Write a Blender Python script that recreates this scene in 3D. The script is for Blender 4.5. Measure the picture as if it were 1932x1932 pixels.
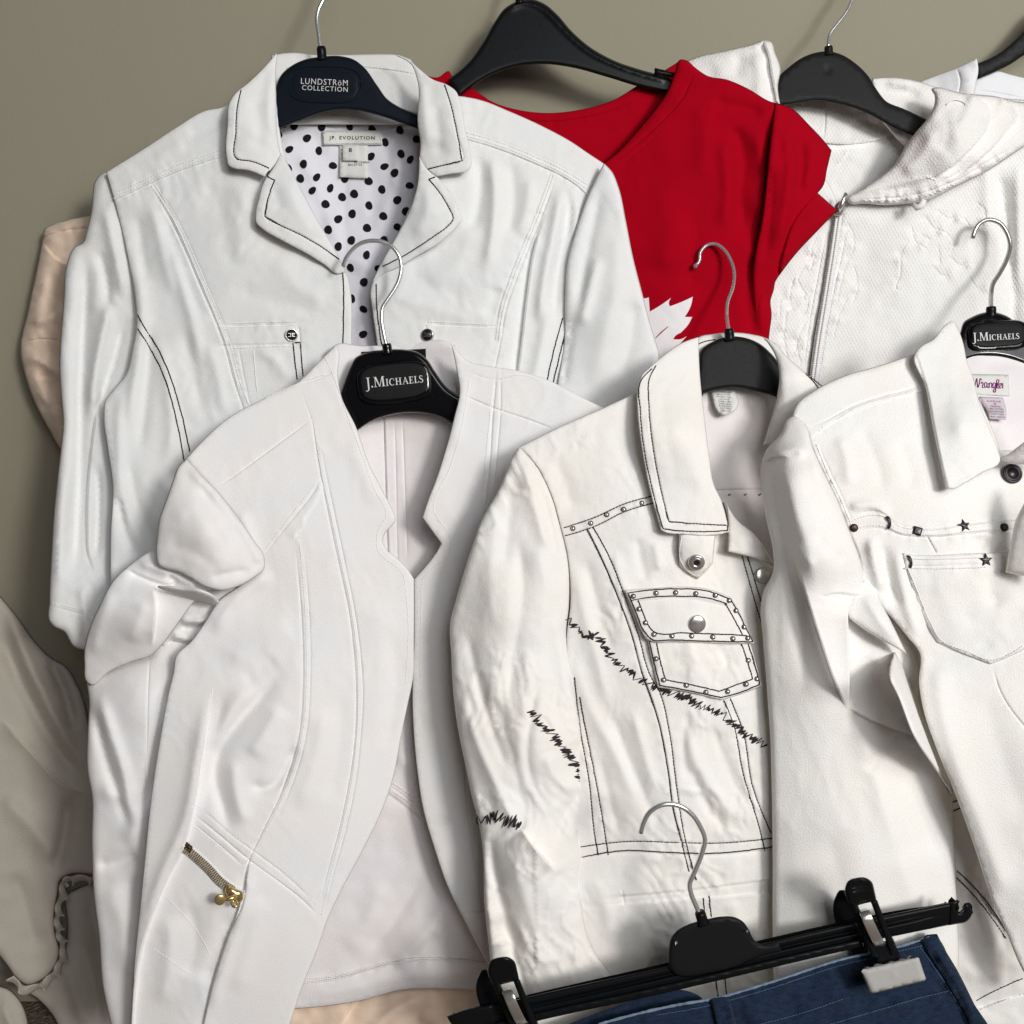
import bpy, math, random
import numpy as np
from mathutils import Vector, Matrix
from mathutils.geometry import delaunay_2d_cdt

for o in list(bpy.data.objects):
    bpy.data.objects.remove(o)
scene = bpy.context.scene
col = scene.collection
random.seed(7)

# ------------------------------------------------------------------ camera
CAM_Y, CAM_Z, PITCH, FOV = -1.034, 0.62, 10.0, 50.0
cam_data = bpy.data.cameras.new('camera')
cam = bpy.data.objects.new('camera', cam_data)
col.objects.link(cam)
cam.location = (0, CAM_Y, CAM_Z)
cam.rotation_euler = (math.radians(90 - PITCH), 0, 0)
cam_data.sensor_fit = 'HORIZONTAL'
cam_data.angle = math.radians(FOV)
cam_data.clip_start = 0.02
cam_data.clip_end = 50
scene.camera = cam

# ------------------------------------------------------------------ room light
world = bpy.data.worlds.new('World')
scene.world = world
world.use_nodes = True
bg = world.node_tree.nodes['Background']
bg.inputs['Color'].default_value = (0.93, 0.97, 1.0, 1)
bg.inputs['Strength'].default_value = 0.035

ld = bpy.data.lights.new('ceiling_lamp', 'AREA')
ld.shape = 'DISK'
ld.size = 0.48
ld.energy = 40.5
ld.color = (1.0, 0.965, 0.905)
lamp = bpy.data.objects.new('ceiling_lamp', ld)
col.objects.link(lamp)
lamp.location = (1.33, -2.62, 1.35)
lamp.rotation_euler = (Vector((0.05, -0.15, 0.5)) - lamp.location).to_track_quat('-Z', 'Y').to_euler()

bd_ = bpy.data.lights.new('bounce_fill', 'AREA')  # added soft fill, stands in for light bounced around the room
bd_.shape = 'RECTANGLE'; bd_.size = 1.4; bd_.size_y = 1.1
bd_.energy = 28
bd_.color = (0.97, 0.985, 1.0)
room = bpy.data.objects.new('bounce_fill', bd_)
col.objects.link(room)
room.location = (0.80, -1.95, 1.30)
room.rotation_euler = (Vector((0.1, -0.1, 0.55)) - room.location).to_track_quat('-Z', 'Y').to_euler()

vs = scene.view_settings
vs.view_transform = 'Standard'
vs.look = 'None'
vs.exposure = 0.0
vs.gamma = 1.0
vs.use_curve_mapping = False

# ------------------------------------------------------------------ measuring: photo point + distance from the wall -> place in the room
_T = math.tan(math.radians(FOV / 2))
_p = math.radians(PITCH)
DOFF = 0.0      # mm by which the whole garment at hand stands further from the wall
def P(x, y, d):
    """x, y on a 1932 grid over the picture, d in mm in front of the wall -> metres in the room"""
    x = np.asarray(x, float); y = np.asarray(y, float); d = np.asarray(d, float) + DOFF
    nx = (x - 966) / 966 * _T
    ny = (966 - y) / 966 * _T
    dx = nx
    dy = math.cos(_p) + ny * math.sin(_p)
    dz = -math.sin(_p) + ny * math.cos(_p)
    s = (-CAM_Y - d / 1000.0) / dy
    return np.stack([s * dx, CAM_Y + s * dy, CAM_Z + s * dz], axis=-1)

# ------------------------------------------------------------------ noise
def _hash(ix, iy, seed):
    n = (ix.astype(np.int64) * 374761393 + iy.astype(np.int64) * 668265263 + seed * 974711) & 0x7fffffff
    n = ((n ^ (n >> 13)) * 1274126177) & 0x7fffffff
    return ((n ^ (n >> 16)) & 0xffff) / 65535.0
def vnoise(x, y, seed=0):
    ix = np.floor(x); iy = np.floor(y)
    fx = x - ix; fy = y - iy
    ux = fx * fx * fx * (fx * (fx * 6 - 15) + 10); uy = fy * fy * fy * (fy * (fy * 6 - 15) + 10)
    a = _hash(ix, iy, seed); b = _hash(ix + 1, iy, seed)
    c = _hash(ix, iy + 1, seed); d = _hash(ix + 1, iy + 1, seed)
    return (a + (b - a) * ux + (c - a) * uy + (a - b - c + d) * ux * uy) * 2 - 1
def fbm(x, y, scale, seed=0, octv=2, ang=0.0, stretch=1.0):
    c, s = math.cos(ang), math.sin(ang)
    u = (x * c + y * s) / (scale * stretch); v = (-x * s + y * c) / scale
    r = 0; a = 1.0
    for k in range(octv):
        r = r + a * vnoise(u + 17.3 * k, v - 9.1 * k, seed + k)
        u = u * 2.03; v = v * 2.03; a *= 0.5
    return r

# ------------------------------------------------------------------ curves
def spline(pts, step=6.0, closed=False):
    """smooth curve through pts; a point with a third value is a sharp corner"""
    P2 = [np.array(p[:2], float) for p in pts]
    corner = [len(p) > 2 for p in pts]
    n = len(P2)
    if n == 2:
        corner = [True, True]
    if not closed:
        corner[0] = corner[-1] = True
    def tangent(i):
        if closed:
            a, b, c = P2[(i - 1) % n], P2[i], P2[(i + 1) % n]
        else:
            if i == 0 or i == n - 1:
                return None
            a, b, c = P2[i - 1], P2[i], P2[i + 1]
        l0 = np.linalg.norm(b - a) + 1e-9; l1 = np.linalg.norm(c - b) + 1e-9
        return ((b - a) / l0 * l1 + (c - b) / l1 * l0) / (l0 + l1)   # unit-ish
    out = []
    m = n if closed else n - 1
    for i in range(m):
        j = (i + 1) % n
        a, b = P2[i], P2[j]
        L = np.linalg.norm(b - a)
        if L < 1e-6:
            continue
        ch = (b - a) / L
        ta = ch if corner[i] else tangent(i)
        tb = ch if corner[j] else tangent(j)
        if corner[i] and not corner[j]:
            ta = 1.5 * ch - 0.5 * tb
        if corner[j] and not corner[i]:
            tb = 1.5 * ch - 0.5 * ta
        k = max(1, int(round(L / step)))
        for q in range(k):
            t = q / k
            h00 = 2*t**3 - 3*t*t + 1; h10 = t**3 - 2*t*t + t; h01 = -2*t**3 + 3*t*t; h11 = t**3 - t*t
            out.append(h00 * a + h10 * L * ta + h01 * b + h11 * L * tb)
    if not closed:
        out.append(P2[-1])
    return np.array(out)

def inside(poly, x, y):
    r = np.zeros(len(x), bool)
    px, py = poly[:, 0], poly[:, 1]
    n = len(poly); j = n - 1
    for i in range(n):
        c = ((py[i] > y) != (py[j] > y))
        if c.any():
            xx = (px[j] - px[i]) * (y - py[i]) / (py[j] - py[i] + 1e-12) + px[i]
            r ^= c & (x < xx)
        j = i
    return r

def polydist(x, y, line):
    """nearest distance, signed side and run fraction along an open polyline"""
    a = line[:-1]; b = line[1:]
    e = b - a
    L = np.sqrt((e ** 2).sum(1)) + 1e-9
    cum = np.concatenate([[0], np.cumsum(L)])
    best = np.full(len(x), 1e9); side = np.zeros(len(x)); run = np.zeros(len(x))
    for i in range(len(a)):
        qx = x - a[i, 0]; qy = y - a[i, 1]
        t = np.clip((qx * e[i, 0] + qy * e[i, 1]) / (L[i] ** 2), 0, 1)
        ddx = qx - t * e[i, 0]; ddy = qy - t * e[i, 1]
        dd = ddx * ddx + ddy * ddy
        m = dd < best
        best = np.where(m, dd, best)
        side = np.where(m, e[i, 0] * qy - e[i, 1] * qx, side)
        run = np.where(m, cum[i] + t * L[i], run)
    return np.sqrt(best), np.sign(side), run / cum[-1], cum[-1]

def smooth(t):
    t = np.clip(t, 0, 1)
    return t * t * (3 - 2 * t)

def make_ctrl(ctrl):
    """depth over the picture from a few measured places"""
    if isinstance(ctrl, (int, float)):
        return lambda x, y: np.full(np.shape(x), float(ctrl))
    if isinstance(ctrl[0], (int, float)):            # (y0, d0, y1, d1, ...): along the drop only
        ys = list(ctrl[0::2]); ds = list(ctrl[1::2])
        def f(x, y):
            r = np.interp(y, ys, ds)
            r = r + np.where(y > ys[-1], (y - ys[-1]) * (ds[-1] - ds[-2]) / (ys[-1] - ys[-2]), 0)
            r = r + np.where(y < ys[0], (y - ys[0]) * (ds[1] - ds[0]) / (ys[1] - ys[0]), 0)
            return r
        return f
    C = np.array(ctrl, float)
    q = C[:, :2] / 500.0
    n = len(C)
    def U(r2):
        return np.where(r2 > 1e-12, r2 * np.log(r2 + 1e-12), 0)
    D = ((q[:, None] - q[None]) ** 2).sum(2)
    A = np.zeros((n + 3, n + 3))
    A[:n, :n] = U(D) + np.eye(n) * 1e-6
    A[:n, n] = 1; A[:n, n + 1:] = q
    A[n, :n] = 1; A[n + 1:, :n] = q.T
    w = np.linalg.lstsq(A, np.concatenate([C[:, 2], [0, 0, 0]]), rcond=None)[0]
    def f(x, y):
        u = x / 500.0; v = y / 500.0
        r = w[n] + w[n + 1] * u + w[n + 2] * v
        for i in range(n):
            r = r + w[i] * U((u - q[i, 0]) ** 2 + (v - q[i, 1]) ** 2)
        return r
    return f

# ------------------------------------------------------------------ things
def tag(o, label, category, group=None):
    o['label'] = label; o['category'] = category
    if group:
        o['group'] = group
    return o
def thing(name, x, y, d, label, category, group=None):
    e = bpy.data.objects.new(name, None)
    e.location = Vector(P(x, y, d)); e.empty_display_size = 0.03
    col.objects.link(e)
    return tag(e, label, category, group)
def origin_of(o):
    v = Vector((0, 0, 0))
    while o is not None:
        v = v + o.location; o = o.parent
    return v
def link(name, me, parent, mat=None, label=None):
    """mesh given in room coordinates; its object sits under its thing or part"""
    o = bpy.data.objects.new(name, me)
    col.objects.link(o)
    if mat is not None:
        me.materials.append(mat)
    if parent is not None:
        o.parent = parent
        off = origin_of(parent)
        me.transform(Matrix.Translation(-off))
    if label:
        o['label'] = label
    return o
def mesh_from(name, V, F, smooth_=True, uv=None):
    me = bpy.data.meshes.new(name)
    V = np.asarray(V, float)
    me.from_pydata([tuple(v) for v in V], [], [tuple(int(i) for i in f) for f in F])
    if uv is not None:
        lay = me.uv_layers.new(name='cloth')
        idx = np.empty(len(me.loops), np.int32)
        me.loops.foreach_get('vertex_index', idx)
        lay.data.foreach_set('uv', np.asarray(uv, np.float32)[idx].ravel())
    if smooth_:
        me.polygons.foreach_set('use_smooth', [True] * len(me.polygons))
    me.update()
    return me

class Patch:
    """a piece of cloth (or moulded plate) with its own cut, drape, folds, seams, rolled edge and thickness"""
    def __init__(s, name, parent, mat, outline, ctrl, roll=(9, 2.5), folds=(), noise=(), res=7.0,
                 thick=1.3, seed=0, closed_step=5.0, add=None, build=True, label=None, extra=None, rimfr=(0.12, 0.4)):
        s.poly = spline(outline, closed_step, True)
        s.base = make_ctrl(ctrl) if not callable(ctrl) else ctrl
        s.roll = roll; s.noise = noise; s.seed = seed; s.add = add
        s.folds = []
        ins = []
        for f in folds:
            kind, pts, amp, wl = f[0], f[1], f[2], f[3]
            wr = f[4] if len(f) > 4 and f[4] is not None else wl
            tp = f[5] if len(f) > 5 else (0.2, 0.2)
            if kind == 'g' and max(wl, wr) >= 20: amp = amp * 0.72
            ln = spline(pts, 9.0)
            s.folds.append((kind, ln, amp, wl, wr, tp))
            if kind in 'sec':
                d = np.gradient(ln, axis=0); d /= (np.linalg.norm(d, axis=1)[:, None] + 1e-9)
                nrm = np.stack([-d[:, 1], d[:, 0]], 1)
                offs = {'s': (-4, -1.2, 1.2, 4), 'e': (-5.5, -2.6, -1.2, 0, 1.2, 2.6, 5.5), 'c': (0,)}[kind]
                fine = spline([tuple(p) for p in ln], 5.0) if len(ln) > 2 else ln
                d = np.gradient(fine, axis=0); d /= (np.linalg.norm(d, axis=1)[:, None] + 1e-9)
                nrm = np.stack([-d[:, 1], d[:, 0]], 1)
                for o_ in offs:
                    ins.append(fine + nrm * o_)
        if not build:
            return
        if extra:
            ins += extra
        poly = s.poly
        lo = poly.min(0); hi = poly.max(0)
        rows = []
        yy = lo[1]; k = 0
        while yy < hi[1]:
            xs = np.arange(lo[0] + (res / 2 if k % 2 else 0), hi[0], res)
            rows.append(np.stack([xs, np.full(len(xs), yy)], 1)); yy += res * 0.866; k += 1
        G = np.concatenate(rows)
        G = G + (np.random.RandomState(seed + 3).rand(*G.shape) - .5) * res * 0.25
        G = G[inside(poly, G[:, 0], G[:, 1])]
        I = np.concatenate(ins) if ins else np.zeros((0, 2))
        if len(I):
            I = I[inside(poly, I[:, 0], I[:, 1])]
        # thin out: boundary first, then seam points, then the field
        rim = []
        if roll and roll[0] > 0 and roll[1] > 0:
            d = np.roll(poly, -1, 0) - np.roll(poly, 1, 0)
            d /= (np.linalg.norm(d, axis=1)[:, None] + 1e-9)
            ar = np.sign(np.sum(poly[:, 0] * np.roll(poly[:, 1], -1) - np.roll(poly[:, 0], -1) * poly[:, 1]))
            nin = np.stack([-d[:, 1], d[:, 0]], 1) * ar
            for fr in rimfr:
                q = poly + nin * max(1.2, roll[0] * fr)
                q = q[inside(poly, q[:, 0], q[:, 1])]
                rim.append(q)
        def thin(cands, keep_cells, cell, mind):
            out = []
            for p in cands:
                c = (int(p[0] // cell), int(p[1] // cell))
                ok = True
                for ax in (-1, 0, 1):
                    for ay in (-1, 0, 1):
                        for r_ in keep_cells.get((c[0] + ax, c[1] + ay), ()):
                            if (r_[0] - p[0]) ** 2 + (r_[1] - p[1]) ** 2 < mind * mind:
                                ok = False; break
                        if not ok: break
                    if not ok: break
                if ok:
                    keep_cells.setdefault(c, []).append((p[0], p[1])); out.append((p[0], p[1]))
            return out
        cells = {}; cell = 5.0
        allp = []
        for p in poly:
            cells.setdefault((int(p[0] // cell), int(p[1] // cell)), []).append((p[0], p[1]))
        if rim:
            allp += thin(np.concatenate(rim), cells, cell, 1.3)
        if len(I):
            allp += thin(I, cells, cell, 1.0)
        allp += thin(G, cells, cell, min(5.0, res * 0.55))
        nb = len(poly)
        pts = [Vector(p) for p in poly] + [Vector(p) for p in allp]
        edges = [(i, (i + 1) % nb) for i in range(nb)]
        r = delaunay_2d_cdt(pts, edges, [], 1, 1e-4)
        V2 = np.array([tuple(v) for v in r[0]], float)
        F = np.array([f for f in r[2]], int)
        used = np.unique(F)
        mp = -np.ones(len(V2), int); mp[used] = np.arange(len(used))
        V2 = V2[used]; F = mp[F]
        # faces look towards the viewer (picture y runs down)
        a, b, c = V2[F[:, 0]], V2[F[:, 1]], V2[F[:, 2]]
        cr = (b[:, 0]-a[:, 0])*(c[:, 1]-a[:, 1]) - (b[:, 1]-a[:, 1])*(c[:, 0]-a[:, 0])
        F[cr > 0] = F[cr > 0][:, ::-1]
        W = P(V2[:, 0], V2[:, 1], s.h(V2[:, 0], V2[:, 1]))
        me = mesh_from(name, W, F, True, V2 / 100.0)
        s.obj = link(name, me, parent, mat, label)
        if thick:
            m = s.obj.modifiers.new('thickness', 'SOLIDIFY')
            m.thickness = thick / 1000.0; m.offset = -1.0
        s.V2 = V2

    def h(s, x, y):
        x = np.atleast_1d(np.asarray(x, float)); y = np.atleast_1d(np.asarray(y, float))
        r = s.base(x, y).astype(float)
        if s.add is not None:
            r = r + s.add(x, y)
        for (amp, sc, *rest) in s.noise:
            ang = rest[0] if rest else 0.0; st = rest[1] if len(rest) > 1 else 1.0
            kind = rest[2] if len(rest) > 2 else 'n'
            f = fbm(x, y, sc, s.seed * 13 + int(sc), 2, ang, st)
            if kind == 'w':            # fine sharp creases, here and there
                wx = x + 26 * vnoise(x / 70.0, y / 70.0, s.seed + 71); wy = y + 26 * vnoise(x / 70.0, y / 70.0, s.seed + 72)
                f = fbm(wx, wy, sc, s.seed * 13 + int(sc) + 5, 1, ang, st)
                g = fbm(wx, wy, sc * 1.7, s.seed * 13 + int(sc) + 9, 1, ang + 0.6, st)
                mk = smooth((fbm(x, y, 90.0, s.seed + 33, 1) + 0.35) / 0.8)
                f = ((1 - np.abs(f)) ** 4 + 0.7 * (1 - np.abs(g)) ** 5) * mk
            if kind == 'r':
                f = 0.6 - np.abs(f) * 1.4
            r = r + amp * f
        for kind, ln, amp, wl, wr, tp in s.folds:
            reach = 3.2 * max(wl, wr) if kind != 'e' else 16
            lo = ln.min(0) - reach; hi = ln.max(0) + reach
            m = (x > lo[0]) & (x < hi[0]) & (y > lo[1]) & (y < hi[1])
            if not m.any():
                continue
            dist, sd, t, L = polydist(x[m], y[m], ln)
            tw = np.ones_like(t)
            if tp[0] > 0: tw = tw * smooth(t / tp[0])
            if tp[1] > 0: tw = tw * smooth((1 - t) / tp[1])
            w = np.where(sd > 0, wl, wr)
            if kind == 'g':
                v = amp * (0.45 * np.exp(-(dist / w) ** 2) + 0.55 * np.exp(-(np.sqrt(dist * dist + 0.05 * w * w) - 0.22 * w) / (0.6 * w)))
            elif kind == 'c':
                v = amp * np.exp(-(dist / w))
            elif kind == 's':          # step: raised on the wl side, cliff at the line
                s_ = dist * sd
                v = amp * np.exp(-np.maximum(s_, 0) / wl) * smooth((s_ + 1.2) / 2.4)
                v = v - 0.35 * amp * np.exp(-np.maximum(-s_, 0) / max(wr, 1)) * (1 - smooth((s_ + 1.2) / 2.4))
            elif kind == 'e':          # sewn seam: groove with puckers beside it
                v = -amp * 1.35 * np.exp(-(dist / 1.35) ** 2)
                run = t * L
                pk = vnoise(run / 7.0, np.full_like(run, 3.7), s.seed + 5) + 0.6 * vnoise(run / 17.0, np.full_like(run, 1.7), s.seed + 6)
                v = v + wl * pk * np.exp(-((dist - 4) / 5.5) ** 2) * np.where(sd > 0, 1, 0.55 if wr == wl else wr / max(wl, 1e-6))
            r[m] += v * tw
        if s.roll and s.roll[1] != 0:
            rr, dp = s.roll[0], s.roll[1]
            cl = np.vstack([s.poly, s.poly[:1]])
            dist = np.full(len(x), 1e9)
            for i0 in range(0, len(x), 20000):
                dist[i0:i0 + 20000] = polydist(x[i0:i0 + 20000], y[i0:i0 + 20000], cl)[0]
            t = np.clip(dist / rr, 0, 1)
            r = r - dp * (1 - np.sqrt(np.maximum(0, 1 - (1 - t) ** 2)))
        return r

    def at(s, x, y, lift=0.0):
        return P(x, y, s.h(x, y) + lift)
    def frame(s, x, y, lift=0.0):
        """place and outward direction on the cloth"""
        c = s.at([x], [y], lift)[0]
        ex = s.at([x + 4], [y])[0] - s.at([x - 4], [y])[0]
        ey = s.at([x], [y - 4])[0] - s.at([x], [y + 4])[0]
        n = Vector(np.cross(ex, ey)).normalized()
        n = (n + Vector((0, -1, 0)) * 0.6).normalized()
        return Vector(c), n

def tube_geo(W, rad, sides=8, cap=True):
    W = np.asarray(W, float)
    n = len(W)
    rad = np.broadcast_to(np.asarray(rad, float), (n,))
    T = np.gradient(W, axis=0); T /= (np.linalg.norm(T, axis=1)[:, None] + 1e-12)
    up = np.array([0, -1.0, 0.0])
    if abs(T[0] @ up) > 0.9: up = np.array([1.0, 0, 0])
    N = []
    v = up - T[0] * (T[0] @ up); v /= np.linalg.norm(v)
    for i in range(n):
        v = v - T[i] * (T[i] @ v); v /= (np.linalg.norm(v) + 1e-12)
        N.append(v)
    N = np.array(N); B = np.cross(T, N)
    a = np.arange(sides) / sides * 2 * math.pi
    V = (W[:, None] + rad[:, None, None] * (np.cos(a)[None, :, None] * N[:, None] + np.sin(a)[None, :, None] * B[:, None])).reshape(-1, 3)
    F = []
    for i in range(n - 1):
        for k in range(sides):
            k2 = (k + 1) % sides
            F.append((i * sides + k, i * sides + k2, (i + 1) * sides + k2, (i + 1) * sides + k))
    if cap:
        F.append(tuple(range(sides - 1, -1, -1)))
        F.append(tuple((n - 1) * sides + k for k in range(sides)))
    return V, F
def tube(name, parent, mat, W, rad, sides=8, label=None):
    V, F = tube_geo(W, rad, sides)
    return link(name, mesh_from(name, V, F), parent, mat, label)
def wire(name, parent, mat, pts, rad_mm, step=5.0, sides=10):
    """a bent wire through (x, y, d) places"""
    c2 = spline([p[:2] for p in pts], step)
    ln = np.array([p[:2] for p in pts], float)
    cum = np.concatenate([[0], np.cumsum(np.linalg.norm(np.diff(ln, axis=0), axis=1))])
    cc = np.concatenate([[0], np.cumsum(np.linalg.norm(np.diff(c2, axis=0), axis=1))])
    d = np.interp(cc / cc[-1], cum / cum[-1], [p[2] for p in pts])
    return tube(name, parent, mat, P(c2[:, 0], c2[:, 1], d), rad_mm / 1000.0, sides)
def stitch(patch, pts, mat, rad=0.42, pitch=6.5, lift=0.25, name='stitching', sides=4, wob=0.5, dip=0.75, seed=0):
    """one line of thread that dives in and out of the cloth"""
    ln = spline(pts, 1.5)
    run = np.concatenate([[0], np.cumsum(np.linalg.norm(np.diff(ln, axis=0), axis=1))])
    d = np.gradient(ln, axis=0); d /= (np.linalg.norm(d, axis=1)[:, None] + 1e-9)
    nr = np.stack([-d[:, 1], d[:, 0]], 1)
    ln = ln + nr * (wob * (vnoise(run / 9.0, run * 0 + 0.5, 11 + seed) + 0.7 * vnoise(run / 3.1, run * 0 + 2.5, 12 + seed)))[:, None]
    ph = (run / pitch) % 1.0
    z = lift + rad * 0.5 - dip * np.exp(-((np.minimum(ph, 1 - ph)) / 0.13) ** 2)
    W = patch.at(ln[:, 0], ln[:, 1], z)
    return tube(name, patch.obj, mat, W, rad / 1000.0, sides)

def lathe_mesh(name, prof, seg=20):
    V = []; F = []
    for r, z in prof:
        for k in range(seg):
            a = 2 * math.pi * k / seg
            V.append((r * math.cos(a), r * math.sin(a), z))
    n = len(prof)
    for i in range(n - 1):
        for k in range(seg):
            k2 = (k + 1) % seg
            F.append((i * seg + k, i * seg + k2, (i + 1) * seg + k2, (i + 1) * seg + k))
    F.append(tuple((n - 1) * seg + k for k in range(seg)))
    return mesh_from(name, np.array(V) / 1000.0, F)
def place(name, me, parent, pos, nrm, roll_=0.0, tilt=(0, 0)):
    o = bpy.data.objects.new(name, me)
    col.objects.link(o)
    o.parent = parent
    n = (Vector(nrm) + Vector((tilt[0], 0, tilt[1]))).normalized()
    o.rotation_euler = (n.to_track_quat('Z', 'Y').to_matrix().to_4x4() @ Matrix.Rotation(roll_, 4, 'Z')).to_euler()
    o.location = Vector(pos) - origin_of(parent)
    return o

def drape(name, patch_h, polys, parent, mat, lift=0.35, label=None, rise=0.0):
    """flat print or thin applique: polygons (picture coordinates) laid on a cloth"""
    V = []; F = []
    for i, pl in enumerate(polys):
        pl = np.asarray(pl, float)
        b = len(V)
        hh = patch_h(pl[:, 0], pl[:, 1]) + lift + i * rise
        V += [tuple(v) for v in P(pl[:, 0], pl[:, 1], hh)]
        ar = np.sum(pl[:, 0] * np.roll(pl[:, 1], -1) - np.roll(pl[:, 0], -1) * pl[:, 1])
        f = list(range(b, b + len(pl)))
        F.append(f if ar < 0 else f[::-1])
    return link(name, mesh_from(name, V, F, False), parent, mat, label)
def drape_fine(name, patch_h, outline, parent, mat, lift=0.4, res=7, step=4, holes=()):
    """a larger flat print that follows the folds of the cloth below"""
    p = Patch(name, parent, mat, outline, lambda x, y: patch_h(x, y) + lift, roll=None, res=res, thick=0.0, closed_step=step)
    return p

_font = {}
def text_polys(body, size, shear=0.0, spacing=1.0, bold=0.0):
    """triangles of a word in its own flat units (x right, y up, width starts at 0)"""
    cu = bpy.data.curves.new('lettering', 'FONT')
    cu.body = body; cu.size = size; cu.shear = shear; cu.space_character = spacing; cu.offset = bold
    cu.resolution_u = 3
    ob = bpy.data.objects.new('lettering', cu)
    col.objects.link(ob)
    bpy.context.view_layer.update()
    dg = bpy.context.evaluated_depsgraph_get()
    me = bpy.data.meshes.new_from_object(ob.evaluated_get(dg))
    V = np.array([v.co[:2] for v in me.vertices]) if len(me.vertices) else np.zeros((0, 2))
    F = [tuple(p.vertices) for p in me.polygons]
    bpy.data.objects.remove(ob); bpy.data.curves.remove(cu); bpy.data.meshes.remove(me)
    return V, F
def lettering(name, body, parent, mat, hfun, cx, cy, width, ang=0.0, lift=0.5, height=None, spacing=1.0, bold=0.0, shear=0.0, flip=False):
    V, F = text_polys(body, 10.0, shear, spacing, bold)
    if not len(V): return None
    w = V[:, 0].max() - V[:, 0].min(); x0 = V[:, 0].min()
    k = width / w
    ky = k if height is None else height / max(1e-6, V[:, 1].max() - V[:, 1].min())
    ym = 0.5 * (V[:, 1].max() + V[:, 1].min())
    u = (V[:, 0] - x0) * k - width / 2; v = -(V[:, 1] - ym) * ky
    c, s = math.cos(ang), math.sin(ang)
    X = cx + u * c - v * s; Y = cy + u * s + v * c
    W = P(X, Y, hfun(X, Y) + lift)
    return link(name, mesh_from(name, W, F, False), parent, mat)

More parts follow.
